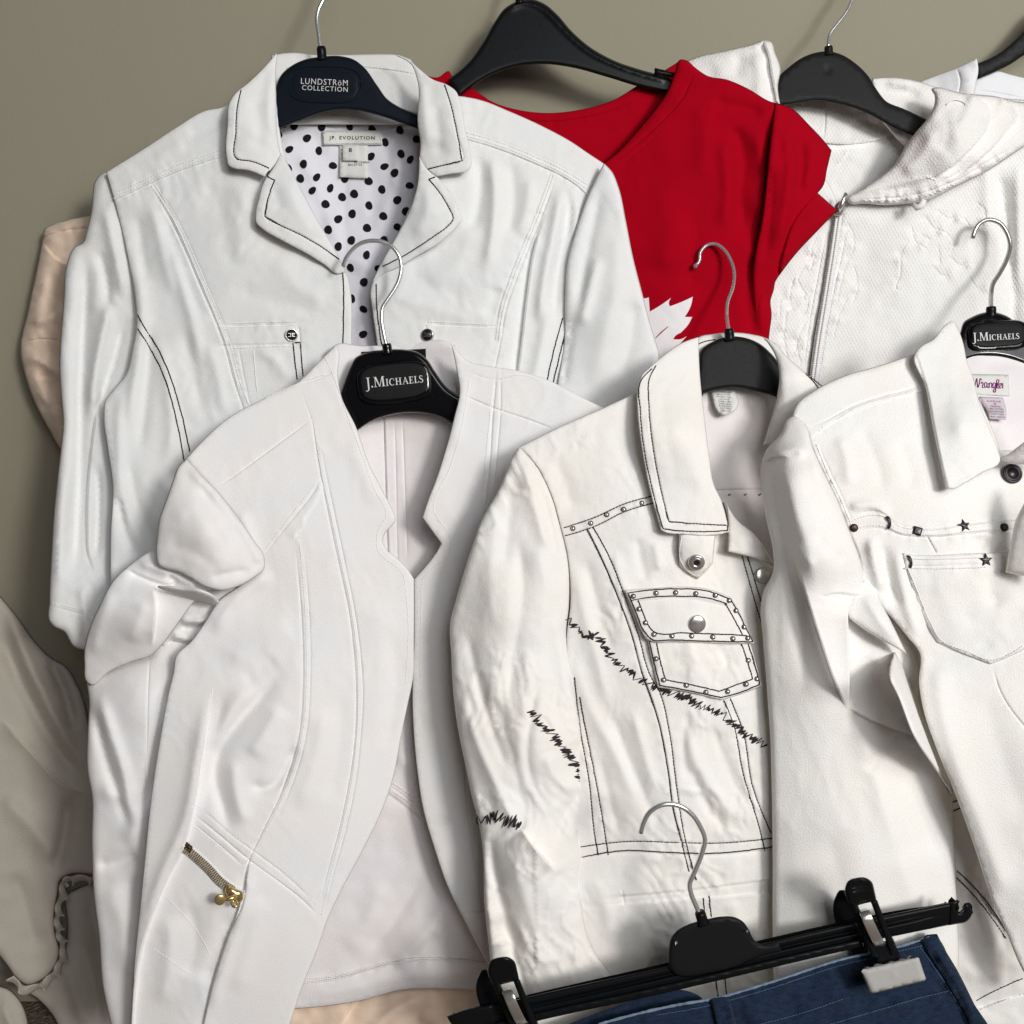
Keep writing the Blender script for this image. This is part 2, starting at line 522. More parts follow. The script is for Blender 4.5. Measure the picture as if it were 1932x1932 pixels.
# ------------------------------------------------------------------ materials
def new_mat(name):
    m = bpy.data.materials.new(name); m.use_nodes = True
    return m, m.node_tree, m.node_tree.nodes['Principled BSDF']
def fabric(name, colr, rough=0.92, grain=0.25, grain_scale=30.0, weave=None, weave_amt=0.25, sheen=0.15, mott=0.03, crinkle=0.0, cr_scale=6.0, warm=0.0, spec=0.2):
    """cloth: slight mottling, thread grain and an optional weave relief"""
    m, nt, b = new_mat(name)
    N = nt.nodes; Lk = nt.links.new
    uv = N.new('ShaderNodeUVMap'); uv.uv_map = 'cloth'
    b.inputs['Roughness'].default_value = rough
    b.inputs['Specular IOR Level'].default_value = spec
    b.inputs['Sheen Weight'].default_value = sheen
    b.inputs['Sheen Roughness'].default_value = 0.5
    n1 = N.new('ShaderNodeTexNoise'); n1.inputs['Scale'].default_value = 1.1; n1.inputs['Detail'].default_value = 3
    Lk(uv.outputs[0], n1.inputs['Vector'])
    n2 = N.new('ShaderNodeTexNoise'); n2.inputs['Scale'].default_value = grain_scale; n2.inputs['Detail'].default_value = 2
    Lk(uv.outputs[0], n2.inputs['Vector'])
    add = N.new('ShaderNodeMath'); add.operation = 'ADD'
    mu1 = N.new('ShaderNodeMath'); mu1.operation = 'MULTIPLY_ADD'; mu1.inputs[1].default_value = mott * 2; mu1.inputs[2].default_value = 1.0 - mott
    Lk(n1.outputs['Fac'], mu1.inputs[0])
    mu2 = N.new('ShaderNodeMath'); mu2.operation = 'MULTIPLY_ADD'; mu2.inputs[1].default_value = 0.13; mu2.inputs[2].default_value = -0.065
    Lk(n2.outputs['Fac'], mu2.inputs[0])
    Lk(mu1.outputs[0], add.inputs[0]); Lk(mu2.outputs[0], add.inputs[1])
    mx = N.new('ShaderNodeVectorMath'); mx.operation = 'SCALE'
    mx.inputs[0].default_value = colr[:3]
    if warm:
        mc = N.new('ShaderNodeMix'); mc.data_type = 'RGBA'
        mc.inputs[6].default_value = (*colr[:3], 1)
        mc.inputs[7].default_value = (min(1, colr[0] * (1 + warm)), colr[1], colr[2] * (1 - warm), 1)
        n3 = N.new('ShaderNodeTexNoise'); n3.inputs['Scale'].default_value = 0.7; n3.inputs['Detail'].default_value = 2
        Lk(uv.outputs[0], n3.inputs['Vector']); 
        rp = N.new('ShaderNodeMapRange'); rp.inputs[1].default_value = 0.38; rp.inputs[2].default_value = 0.62
        Lk(n3.outputs['Fac'], rp.inputs[0]); Lk(rp.outputs[0], mc.inputs[0])
        Lk(mc.outputs[2], mx.inputs[0])
    Lk(add.outputs[0], mx.inputs['Scale'])
    Lk(mx.outputs[0], b.inputs['Base Color'])
    hsum = n2.outputs['Fac']
    bump = N.new('ShaderNodeBump'); bump.inputs['Strength'].default_value = grain; bump.inputs['Distance'].default_value = 0.0016
    Lk(hsum, bump.inputs['Height'])
    last = bump
    if weave:
        kind, sc = weave
        if kind == 'twill':
            wv = N.new('ShaderNodeTexWave'); wv.wave_type = 'BANDS'; wv.bands_direction = 'DIAGONAL'
            wv.inputs['Scale'].default_value = sc; wv.inputs['Distortion'].default_value = 1.2; wv.inputs['Detail'].default_value = 1
            mp = N.new('ShaderNodeMapping'); mp.inputs['Rotation'].default_value = (0, 0, math.radians(10))
            Lk(uv.outputs[0], mp.inputs['Vector']); Lk(mp.outputs[0], wv.inputs['Vector'])
            hh = wv.outputs['Fac']
        elif kind == 'rib':
            wv = N.new('ShaderNodeTexWave'); wv.wave_type = 'BANDS'; wv.bands_direction = 'X'
            wv.inputs['Scale'].default_value = sc; wv.inputs['Distortion'].default_value = 0.6
            Lk(uv.outputs[0], wv.inputs['Vector']); hh = wv.outputs['Fac']
        else:
            outs = []
            for ang in (28, -38):
                wv = N.new('ShaderNodeTexWave'); wv.wave_type = 'BANDS'; wv.bands_direction = 'X'
                wv.inputs['Scale'].default_value = sc; wv.inputs['Distortion'].default_value = 1.0; wv.inputs['Detail'].default_value = 1
                wv.inputs['Detail Scale'].default_value = 0.6
                mp = N.new('ShaderNodeMapping'); mp.inputs['Rotation'].default_value = (0, 0, math.radians(ang))
                Lk(uv.outputs[0], mp.inputs['Vector']); Lk(mp.outputs[0], wv.inputs['Vector'])
                outs.append(wv.outputs['Fac'])
            ml = N.new('ShaderNodeMath'); ml.operation = 'MULTIPLY'
            Lk(outs[0], ml.inputs[0]); Lk(outs[1], ml.inputs[1]); hh = ml.outputs[0]
        b2 = N.new('ShaderNodeBump'); b2.inputs['Strength'].default_value = weave_amt; b2.inputs['Distance'].default_value = 0.0012
        Lk(hh, b2.inputs['Height']); Lk(last.outputs[0], b2.inputs['Normal']); last = b2
    if crinkle:
        n4 = N.new('ShaderNodeTexNoise'); n4.inputs['Scale'].default_value = cr_scale; n4.inputs['Detail'].default_value = 4
        n4.inputs['Distortion'].default_value = 1.2
        mp = N.new('ShaderNodeMapping'); mp.inputs['Scale'].default_value = (1.0, 0.55, 1); mp.inputs['Rotation'].default_value = (0, 0, 0.5)
        Lk(uv.outputs[0], mp.inputs['Vector']); Lk(mp.outputs[0], n4.inputs['Vector'])
        b3 = N.new('ShaderNodeBump'); b3.inputs['Strength'].default_value = crinkle; b3.inputs['Distance'].default_value = 0.004
        Lk(n4.outputs['Fac'], b3.inputs['Height']); Lk(last.outputs[0], b3.inputs['Normal']); last = b3
    Lk(last.outputs[0], b.inputs['Normal'])
    return m
def simple(name, colr, rough=0.5, metal=0.0, spec=0.5, coat=0.0, noise=0.0, nscale=400.0):
    m, nt, b = new_mat(name)
    b.inputs['Base Color'].default_value = (*colr, 1)
    b.inputs['Roughness'].default_value = rough
    b.inputs['Metallic'].default_value = metal
    b.inputs['Specular IOR Level'].default_value = spec
    b.inputs['Coat Weight'].default_value = coat
    tc = nt.nodes.new('ShaderNodeTexCoord')
    n = nt.nodes.new('ShaderNodeTexNoise'); n.inputs['Scale'].default_value = nscale; n.inputs['Detail'].default_value = 3
    nt.links.new(tc.outputs['Object'], n.inputs['Vector'])
    r = nt.nodes.new('ShaderNodeMapRange'); r.inputs[3].default_value = max(0.02, rough - 0.08); r.inputs[4].default_value = min(1, rough + 0.08)
    nt.links.new(n.outputs['Fac'], r.inputs[0]); nt.links.new(r.outputs[0], b.inputs['Roughness'])
    if noise:
        bp = nt.nodes.new('ShaderNodeBump'); bp.inputs['Strength'].default_value = noise; bp.inputs['Distance'].default_value = 0.0006
        nt.links.new(n.outputs['Fac'], bp.inputs['Height']); nt.links.new(bp.outputs[0], b.inputs['Normal'])
    return m

M_denim = fabric('white_stretch_cotton', (0.76, 0.77, 0.775), grain=0.22, grain_scale=40, weave=('rib', 22), weave_amt=0.06, mott=0.015, warm=0.02)
M_crepe = fabric('white_crepe', (0.80, 0.795, 0.805), grain=0.22, grain_scale=40, mott=0.012, warm=0.025)
M_crepe_in = fabric('white_crepe_inside', (0.78, 0.755, 0.77), grain=0.22, grain_scale=40, mott=0.02, warm=0.02)
M_cream = fabric('cream_crinkled_cotton', (0.80, 0.792, 0.765), grain=0.22, grain_scale=40, mott=0.02, crinkle=0.10, cr_scale=5.0, warm=0.025)
M_cream_in = fabric('cream_cotton_inside', (0.78, 0.74, 0.735), grain=0.22, grain_scale=40, mott=0.02)
M_twill = fabric('white_twill', (0.81, 0.803, 0.78), grain=0.3, grain_scale=30, weave=('twill', 11), weave_amt=0.09, mott=0.015, warm=0.02)
M_twill_in = fabric('white_twill_inside', (0.79, 0.75, 0.77), grain=0.22, grain_scale=40, mott=0.02)
M_honey = fabric('white_honeycomb_knit', (0.82, 0.813, 0.80), grain=0.22, grain_scale=40, weave=('honey', 5.2), weave_amt=0.30, mott=0.02)
M_fleece = fabric('white_soft_knit', (0.80, 0.79, 0.77), grain=0.45, grain_scale=26, weave=('honey', 5.2), weave_amt=0.12, mott=0.02, warm=0.01)
M_tee = fabric('white_jersey', (0.79, 0.79, 0.82), grain=0.22, grain_scale=40, weave=('rib', 16), weave_amt=0.12)
M_red = fabric('red_jersey', (0.35, 0.001, 0.010), grain=0.2, grain_scale=70, rough=1.0, sheen=0.0, mott=0.05, spec=0.05)
M_lining = fabric('lining_cotton', (0.72, 0.71, 0.76), grain=0.22, grain_scale=40, mott=0.02)
M_peach = fabric('peach_satin', (0.80, 0.62, 0.49), rough=0.6, grain=0.22, grain_scale=40, sheen=0.2, mott=0.05)
M_blouse = fabric('ivory_crepe_shaded', (0.47, 0.43, 0.37), grain=0.3, grain_scale=30, mott=0.03)  # ivory darkened in the base colour to deepen the shaded lower corner
M_label = fabric('label_satin', (0.70, 0.70, 0.67), grain=0.3, grain_scale=70, mott=0.04)
M_jean = None
M_black = simple('black_plastic', (0.006, 0.0065, 0.0075), 0.30, spec=0.12)
M_black_matt = simple('black_matt_plastic', (0.010, 0.0105, 0.0115), 0.48, spec=0.10)
M_navy = simple('navy_black_plastic', (0.004, 0.0065, 0.012), 0.45, spec=0.12)
M_gloss = simple('glossy_black_plastic', (0.004, 0.004, 0.005), 0.12, spec=0.32)
M_chrome = simple('chrome_wire', (0.70, 0.72, 0.73), 0.24, metal=0.8)
M_steel = simple('steel', (0.62, 0.61, 0.58), 0.24, metal=0.85)
M_gold = simple('pale_gold_metal', (0.60, 0.45, 0.21), 0.25, metal=0.8)
M_bronze = simple('dark_bronze_metal', (0.035, 0.022, 0.018), 0.4, metal=0.6)
M_darkstud = simple('dark_enamel', (0.012, 0.009, 0.013), 0.35, spec=0.5)
M_thread = simple('black_thread', (0.012, 0.011, 0.014), 0.9, spec=0.1)
M_thread_brown = simple('charcoal_thread', (0.035, 0.03, 0.033), 0.85, spec=0.1)
M_wthread = simple('white_thread', (0.84, 0.83, 0.82), 0.85, spec=0.15)
M_ink = simple('black_print', (0.010, 0.010, 0.011), 0.85, spec=0.1)
M_silver_print = simple('silver_print', (0.66, 0.66, 0.66), 0.4, spec=0.5)
M_white_print = simple('white_print', (0.78, 0.76, 0.78), 0.7, spec=0.2)
M_purple = simple('purple_thread', (0.22, 0.012, 0.17), 0.8, spec=0.1)
M_grey_ink = simple('grey_print', (0.16, 0.15, 0.15), 0.85, spec=0.1)
M_pad = simple('grey_rubber', (0.42, 0.41, 0.40), 0.7, spec=0.2, noise=0.3, nscale=250)
# ------------------------------------------------------------------ wall and floor
def plane_grid(name, mat, fn, nu, nv):
    V = []; F = []
    for j in range(nv + 1):
        for i in range(nu + 1):
            V.append(fn(i / nu, j / nv))
    for j in range(nv):
        for i in range(nu):
            a = j * (nu + 1) + i
            F.append((a, a + 1, a + nu + 2, a + nu + 1))
    o = link(name, mesh_from(name, V, F), None, mat)
    o['kind'] = 'structure'
    return o
def wall_mat():
    m, nt, b = new_mat('olive_wall_paint')
    tc = nt.nodes.new('ShaderNodeTexCoord')
    n = nt.nodes.new('ShaderNodeTexNoise'); n.inputs['Scale'].default_value = 330; n.inputs['Detail'].default_value = 4
    nt.links.new(tc.outputs['Object'], n.inputs['Vector'])
    n2 = nt.nodes.new('ShaderNodeTexNoise'); n2.inputs['Scale'].default_value = 3; n2.inputs['Detail'].default_value = 3
    nt.links.new(tc.outputs['Object'], n2.inputs['Vector'])
    mr = nt.nodes.new('ShaderNodeMapRange'); mr.inputs[3].default_value = 0.95; mr.inputs[4].default_value = 1.05
    nt.links.new(n2.outputs['Fac'], mr.inputs[0])
    sc = nt.nodes.new('ShaderNodeVectorMath'); sc.operation = 'SCALE'
    sc.inputs[0].default_value = (0.285, 0.264, 0.197)
    nt.links.new(mr.outputs[0], sc.inputs['Scale']); nt.links.new(sc.outputs[0], b.inputs['Base Color'])
    b.inputs['Roughness'].default_value = 0.75
    b.inputs['Specular IOR Level'].default_value = 0.25
    bp = nt.nodes.new('ShaderNodeBump'); bp.inputs['Strength'].default_value = 0.16; bp.inputs['Distance'].default_value = 0.001
    nt.links.new(n.outputs['Fac'], bp.inputs['Height']); nt.links.new(bp.outputs[0], b.inputs['Normal'])
    return m
def carpet_mat():
    m, nt, b = new_mat('brown_carpet')
    tc = nt.nodes.new('ShaderNodeTexCoord')
    n = nt.nodes.new('ShaderNodeTexNoise'); n.inputs['Scale'].default_value = 260; n.inputs['Detail'].default_value = 5
    nt.links.new(tc.outputs['Object'], n.inputs['Vector'])
    cr = nt.nodes.new('ShaderNodeValToRGB')
    cr.color_ramp.elements[0].position = 0.3; cr.color_ramp.elements[0].color = (0.07, 0.045, 0.03, 1)
    cr.color_ramp.elements[1].position = 0.75; cr.color_ramp.elements[1].color = (0.27, 0.20, 0.15, 1)
    nt.links.new(n.outputs['Fac'], cr.inputs[0]); nt.links.new(cr.outputs[0], b.inputs['Base Color'])
    b.inputs['Roughness'].default_value = 1.0
    bp = nt.nodes.new('ShaderNodeBump'); bp.inputs['Strength'].default_value = 0.9; bp.inputs['Distance'].default_value = 0.006
    nt.links.new(n.outputs['Fac'], bp.inputs['Height']); nt.links.new(bp.outputs[0], b.inputs['Normal'])
    return m
plane_grid('wall', wall_mat(), lambda u, v: (-2.2 + 4.4 * u, 0.0, -0.078 + 2.5 * v), 8, 8)
plane_grid('floor', carpet_mat(), lambda u, v: (-2.2 + 4.4 * u, -2.6 + 2.6 * v, -0.078), 8, 8)
# ------------------------------------------------------------------ hangers
PL = dict(rimfr=(.06, .16, .3, .5, .75, 1.0), closed_step=3.5)
def ellipse(cx, cy, rx, ry, ang=0.0, n=20, power=2.0):
    a = np.arange(n) / n * 2 * math.pi
    c, s = np.cos(a), np.sin(a)
    u = rx * np.sign(c) * np.abs(c) ** (2 / power); v = ry * np.sign(s) * np.abs(s) ** (2 / power)
    return [(cx + p * math.cos(ang) - q * math.sin(ang), cy + p * math.sin(ang) + q * math.cos(ang)) for p, q in zip(u, v)]
def neck(parent, x0, y0, x1, y1, d, mat, r=3.6):
    W = P(np.linspace(x0, x1, 6), np.linspace(y0, y1, 6), np.full(6, float(d)))
    rr = np.array([0.85, 1, 1, 1, 1.05, 1.2]) * r / 1000
    return tube('hook_socket', parent, mat, W, rr, 14)
def stroke(pts, w0, step=0.06):
    """letter stroke with its own thickness along the way"""
    ln = spline(pts, step); n = len(ln)
    w = np.interp(np.linspace(0, 1, n), np.linspace(0, 1, len(w0)), w0)
    d = np.gradient(ln, axis=0); d /= (np.linalg.norm(d, axis=1)[:, None] + 1e-9)
    nr = np.stack([-d[:, 1], d[:, 0]], 1)
    return list(map(tuple, np.vstack([ln + nr * w[:, None] / 2, (ln - nr * w[:, None] / 2)[::-1]])))
def rect(x0, y0, x1, y1): return [(x0, y0), (x1, y0), (x1, y1), (x0, y1)]
def arc(cx, cy, rx, ry, a0, a1, n=14):
    t = np.radians(np.linspace(a0, a1, n))
    return [(cx + rx * math.cos(k), cy + ry * math.sin(k)) for k in t]
GL = {
 'J': (0.42, [rect(.16, .0, .30, 1), rect(.04, .95, .42, 1), stroke([(.23, .05), (.20, -.22), (.05, -.33), (-.08, -.30)], [.14, .13, .08, .05])]),
 '.': (0.26, [ellipse(.12, .07, .085, .085, 0, 10)]),
 'M': (1.12, [[(.10, 0), (.16, 0), (.19, .95), (.12, .95)], rect(.0, 0, .28, .045), [(.10, 1), (.27, 1), (.60, .0), (.52, .0)], [(.53, .0), (.59, .0), (.90, 1), (.83, 1)], [(.84, 1), (.98, 1), (1.02, 0), (.87, 0)], rect(.78, 0, 1.12, .045), rect(.02, .955, .22, 1), rect(.86, .955, 1.08, 1)]),
 'I': (0.42, [rect(.14, 0, .29, 1), rect(.03, 0, .40, .05), rect(.03, .95, .40, 1)]),
 'C': (0.86, [arc(.46, .5, .42, .52, 42, 318, 22) + arc(.50, .5, .30, .45, 314, 46, 22), rect(.73, .66, .78, .90)]),
 'H': (0.96, [rect(.13, 0, .28, 1), rect(.66, 0, .81, 1), rect(.02, 0, .39, .05), rect(.55, 0, .92, .05), rect(.02, .95, .39, 1), rect(.55, .95, .92, 1), rect(.27, .48, .67, .55)]),
 'A': (0.92, [[(.12, 0), (.18, 0), (.47, .92), (.44, 1.02)], [(.40, 1.02), (.50, 1.02), (.86, 0), (.69, 0)], rect(.01, 0, .29, .05), rect(.60, 0, .93, .05), rect(.24, .33, .66, .39)]),
 'E': (0.70, [rect(.13, 0, .28, 1), rect(.02, 0, .62, .06), rect(.02, .94, .60, 1), rect(.27, .48, .50, .54), rect(.58, 0, .63, .26), rect(.55, .76, .60, 1), rect(.46, .40, .50, .62)]),
 'L': (0.68, [rect(.13, 0, .28, 1), rect(.02, 0, .60, .06), rect(.02, .95, .40, 1), rect(.57, 0, .62, .28)]),
 'S': (0.62, [stroke([(.52, .78), (.44, .94), (.28, .99), (.12, .90), (.10, .74), (.24, .58), (.42, .45), (.53, .28), (.46, .09), (.28, .01), (.12, .06), (.05, .22)], [.05, .07, .08, .11, .13, .16, .16, .13, .11, .08, .07, .05])]),
}
def serif_name(parent, hfun, mat, cx, cy, width, ang, big=1.45):
    word = [('J', big), ('.', big), ('M', big)] + [(c, 1.0) for c in 'ICHAELS']
    adv = []
    x = 0
    for c, s in word:
        adv.append(x); x += (GL[c][0] + 0.05) * s
    k = width / x
    ca, sa = math.cos(ang), math.sin(ang)
    for (c, s), a in zip(word, adv):
        polys = []
        for pl in GL[c][1]:
            u = np.array([(a + q[0] * s) * k - width / 2 for q in pl]); v = np.array([-(q[1] * s) * k + k * 0.5 for q in pl])
            polys.append(np.stack([cx + u * ca - v * sa, cy + u * sa + v * ca], 1))
        drape('letter', hfun, polys, parent, mat, lift=0.45, rise=0.02)

G_H = 'hangers'
# navy hanger in the dotted-lining jacket
HN = thing('clothes_hanger', 640, 240, 78, 'dark navy plastic hanger with silver lettering inside the polka dot lined jacket', 'hanger', G_H)
wire('hook', HN, M_chrome, [(640, -90, 62), (634, -55, 62), (612, -4, 66), (600, 22, 68), (598, 34, 69), (601, 62, 71), (606, 100, 74)], 1.75)
neck(HN, 606, 88, 608, 114, 76, M_black, 3.9)
hb = Patch('hanger_body', HN, M_navy, [(520, 246, 1), (518, 187), (522, 160), (530, 142), (550, 124), (573, 113), (605, 107), (644, 106), (667, 112), (687, 127), (711, 160), (731, 187), (754, 202), (790, 216), (815, 226, 1), (815, 252, 1), (787, 243), (754, 231), (711, 217), (677, 209), (644, 207), (610, 212), (567, 227)],
           (100, 77, 250, 86), roll=(7, 3.2), res=7, thick=5.0, seed=1, **PL)
pq = Patch('name_plate', HN, M_navy, ellipse(613, 160, 68, 34, 0.02, 28, 3.2), lambda x, y: hb.base(x, y) + 0.1, roll=(4, 1.2), res=8, thick=0.6)
ring = np.array(ellipse(613, 160, 68, 34, 0.02, 60, 3.2) + ellipse(613, 160, 68, 34, 0.02, 60, 3.2)[:1])
tube('plate_rim', HN, M_navy, P(ring[:, 0], ring[:, 1], hb.base(ring[:, 0], ring[:, 1]) + 0.3), 0.00045, 6)
lettering('lettering', 'LUNDSTRöM', HN, M_silver_print, pq.base, 612, 154.5, 88, 0.045, 0.5, 11, 1.15, -0.06)
lettering('lettering', 'COLLECTION', HN, M_silver_print, pq.base, 613, 167, 86, 0.045, 0.5, 9, 1.15, -0.06)

# broad black hanger in the red shirt
HR = thing('clothes_hanger', 1060, 150, 58, 'large plain black hanger with a shiny edge in the red shirt', 'hanger', G_H)
wire('hook', HR, M_chrome, [(1010, -90, 30), (985, -50, 38), (978, -20, 44), (981, 8, 52)], 1.75)
neck(HR, 979, -14, 981, 8, 52, M_black, 3.6)
hr = Patch('hanger_body', HR, M_black, [(845, 150, 1), (884, 117), (911, 80), (934, 40), (951, 17), (974, 3), (1000, -2), (1027, 7), (1051, 27), (1077, 57), (1111, 87), (1161, 115), (1211, 132), (1262, 146), (1276, 151, 1), (1268, 176, 1), (1255, 174), (1211, 165), (1144, 145), (1077, 127), (1027, 121), (977, 125), (931, 140), (890, 164), (866, 184, 1)],
           (0, 52, 180, 62), roll=(7, 4.0), res=4.5, thick=7.0, seed=2, **PL, folds=[('g', [(955, 20), (985, 6), (1020, 14), (1045, 36), (1080, 72), (1115, 100), (1165, 124), (1255, 152)], 1.3, 5, 5, (0.05, 0.02))])
Patch('strap_stop', HR, M_black, [(1236, 128, 1), (1274, 137, 1), (1275, 148, 1), (1234, 140, 1)], 63, roll=(3, 1.5), res=6, thick=6)

# black hanger in the hooded jacket
HH = thing('clothes_hanger', 1590, 195, 50, 'plain dark grey hanger holding the hooded zip jacket', 'hanger', G_H)
wire('hook', HH, M_chrome, [(1640, -80, 38), (1632, -45, 40), (1608, -2, 44), (1600, 17, 46), (1573, 54, 50), (1566, 64, 51), (1563, 90, 54)], 1.5)
neck(HH, 1563, 87, 1564, 104, 54, M_black_matt, 3.5)
Patch('hanger_body', HH, M_black_matt, [(1462, 200, 1), (1464, 160), (1469, 146), (1488, 127), (1515, 108), (1540, 99), (1565, 97), (1588, 103), (1611, 117), (1638, 143), (1655, 170), (1671, 190), (1705, 205), (1750, 226, 1), (1728, 258, 1), (1681, 238), (1638, 214), (1588, 197), (1541, 190), (1500, 196)],
      (90, 54, 260, 66), roll=(5, 3.0), res=8, thick=6.0, seed=3, **PL, folds=[('g', [(1563, 130), (1564, 134)], -2.2, 3, 3, (0, 0))])

# hanger at the upper corner
HF = thing('clothes_hanger', 1900, 110, 30, 'black hanger arm in the corner above the plain white top', 'hanger', G_H)
Patch('hanger_body', HF, M_black_matt, [(1838, 122, 1), (1881, 103), (1911, 80), (1940, 50), (1975, 8), (2010, -14), (2050, -20, 1), (2050, 60, 1), (1990, 72), (1932, 104), (1905, 122), (1881, 134), (1845, 149, 1)], (50, 32, 150, 34), roll=(5, 3), res=9, thick=6, seed=4, **PL)
wire('hook', HF, M_chrome, [(2030, -70, 24), (2025, -10, 30)], 1.6)

def named_hanger(root, body_pts, ctrl, plate, ptilt, textc, textw, seed):
    hb = Patch('hanger_body', root, M_gloss, body_pts, ctrl, roll=(9, 4.5), res=7, thick=6.0, seed=seed, **PL)
    cx, cy, rx, ry = plate
    f0 = hb.base
    o1 = ellipse(cx, cy, rx, ry, ptilt, 30, 3.6)
    Patch('plate_surround', root, M_gloss, o1, lambda x, y: f0(x, y) + 3.2, roll=(5, 3.4), res=6, thick=2.5, **PL)
    o2 = ellipse(cx, cy - 2, rx - 7, ry - 6, ptilt, 30, 3.6)
    pl = Patch('name_plate', root, M_black_matt, o2, lambda x, y: f0(x, y) + 4.6, roll=(3, 1.2), res=6, thick=1.5, **PL)
    serif_name(root, pl.base, M_silver_print, textc[0], textc[1], textw, ptilt)
    return hb
DOFF = 14
# glossy hanger in the blazer
HB = thing('clothes_hanger', 755, 790, 128, 'glossy black hanger with white serif lettering inside the white blazer', 'hanger', G_H)
wire('hook', HB, M_chrome, [(647, 503, 118), (653, 487, 119), (664, 472, 119), (677, 461, 119), (704, 454, 119), (731, 460, 119), (751, 479, 120), (757, 503, 120), (751, 533, 121), (733, 563, 123), (722, 580, 124), (720, 598, 125), (725, 634, 127), (730, 656, 129)], 1.75)
neck(HB, 729, 648, 732, 668, 131, M_gloss, 3.9)
named_hanger(HB, [(640, 748, 1), (661, 691), (669, 676), (687, 666), (724, 660), (761, 659), (787, 664), (804, 676), (821, 701), (844, 731), (880, 752, 1), (868, 802, 1), (850, 798), (831, 788), (804, 781), (771, 779), (734, 784), (704, 794), (670, 816, 1), (655, 780)],
             (650, 131, 810, 141), (743, 722, 70, 40), -0.10, (745, 720), 109, 5)
DOFF = 10
# hanger in the studded jacket
HS = thing('clothes_hanger', 1390, 735, 165, 'black hanger with no lettering under the studded jacket collar', 'hanger', G_H)
wire('hook', HS, M_chrome, [(1312, 501, 96), (1319, 494, 96), (1321, 477, 96), (1335, 462, 96), (1348, 460, 97), (1365, 470, 100), (1378, 490, 104), (1385, 513, 109), (1383, 540, 117), (1372, 573, 128), (1371, 593, 136), (1376, 628, 158)], 1.45)
tip = lathe_mesh('wire_tip', [(0.1, 2.2), (1.3, 1.8), (2.2, 0.0), (1.3, -1.8), (0.1, -2.2)], 14)
o = place('wire_tip', tip, HS, P(1312, 502, 96), (0, -1, 0)); tip.materials.append(M_chrome)
neck(HS, 1375, 620, 1377, 642, 158, M_black, 3.8)
Patch('hanger_body', HS, M_black_matt, [(1312, 748, 1), (1318, 694), (1322, 662), (1348, 643), (1375, 635), (1400, 636), (1431, 647), (1455, 667), (1480, 700, 1), (1478, 755, 1), (1461, 748), (1421, 737), (1388, 732), (1355, 735)], (630, 157, 760, 170), roll=(8, 4), res=8, thick=6, seed=6, **PL)
DOFF = 12
# hanger in the jacket with dark star studs
HW = thing('clothes_hanger', 1890, 680, 160, 'black hanger with white serif lettering beside the picture edge, in the star studded jacket', 'hanger', G_H)
wire('hook', HW, M_steel, [(1835, 450, 84), (1838, 438, 84), (1846, 424, 84), (1861, 415, 85), (1885, 420, 87), (1900, 440, 90), (1906, 462, 93), (1898, 493, 99), (1885, 517, 105), (1873, 537, 111), (1870, 556, 118), (1870, 584, 133)], 1.9)
neck(HW, 1870, 578, 1870, 598, 136, M_black, 3.9)
named_hanger(HW, [(1810, 690, 1), (1812, 625), (1818, 608), (1835, 597), (1868, 588), (1905, 599), (1932, 627), (1960, 660), (1990, 690, 1), (1985, 720, 1), (1932, 688), (1905, 678), (1871, 673), (1830, 678)],
             (580, 137, 720, 158), (1884, 633, 58, 29), -0.05, (1880, 636), 88, 7)
DOFF = 0
# ------------------------------------------------------------------ white jacket with the polka dot lining
def J1(y): return 80 + 0.07 * (y - 200)
JC = (100, J1(100), 1300, J1(1300))
JK = thing('denim_jacket', 640, 1240, 60, 'white jacket with black topstitching, open over a polka dot lining', 'jacket', 'white jackets on hangers')
# lining (inside of the back)
lin = Patch('lining', JK, M_lining, [(505, 150, 1), (800, 150, 1), (815, 330), (790, 420), (735, 545), (725, 720, 1), (640, 720, 1), (625, 545), (540, 420), (500, 300)],
            lambda x, y: J1(y) - 22 - 16 * np.exp(-((x - 655) / 110) ** 2) * np.clip((620 - y) / 250, 0, 1), roll=None, res=7,
            folds=[('g', [(651, 215), (652, 330), (650, 450), (668, 620)], -1.2, 5, 5), ('g', [(560, 270), (600, 360), (640, 470)], 3, 16), ('g', [(760, 270), (735, 360), (705, 450)], 3, 16),
                   ('g', [(720, 240), (735, 300), (730, 380)], -2, 12), ('g', [(590, 240), (600, 300)], -2.5, 10), ('g', [(668, 470), (690, 560), (690, 700)], 2, 14)],
            noise=[(1.2, 40), (0.4, 16)], seed=11)
dots = []
Z1 = [(1905,640),(1665,712),(1822,718),(1575,762),(1738,782),(1638,845),(1805,853),(1718,928),(1885,937),(1700,1010),(1793,1003),(1768,1078),(1870,1065),(1843,1155),(1632,950),(1915,1240),(1858,1300),(1915,1395),(1600,700),(1745,655)]
Z2 = [(83,658),(47,715),(175,730),(332,737),(427,788),(248,805),(168,885),(338,870),(390,903),(245,942),(302,978),(155,1025),(230,1072),(387,1050),(73,1097),(5,1115),(317,1132),(157,1163),(62,1210),(238,1223),(365,1195),(146,1290),(318,1285),(57,1360),(242,1360),(143,1443),(52,1515),(210,1520),(128,1597),(125,1750),(124,1892),(60,1690),(20,1010),(280,650),(400,690)]
rd = random.Random(5)
for i, (zx, zy) in enumerate([(a / 3, b / 3) for a, b in Z1] + [(644 + a / 3, b / 3) for a, b in Z2]):
    a = rd.uniform(0, 3.1); e = rd.uniform(0.78, 1.0)
    n = 16; t = np.arange(n) / n * 2 * math.pi
    rr = 7.9 * (1 + 0.06 * np.sin(2 * t + a) + 0.04 * np.sin(3 * t + a * 2))
    u = rr * np.cos(t); v = rr * np.sin(t) * e
    dots.append(np.stack([zx + u * math.cos(a) - v * math.sin(a), zy + u * math.sin(a) + v * math.cos(a)], 1))
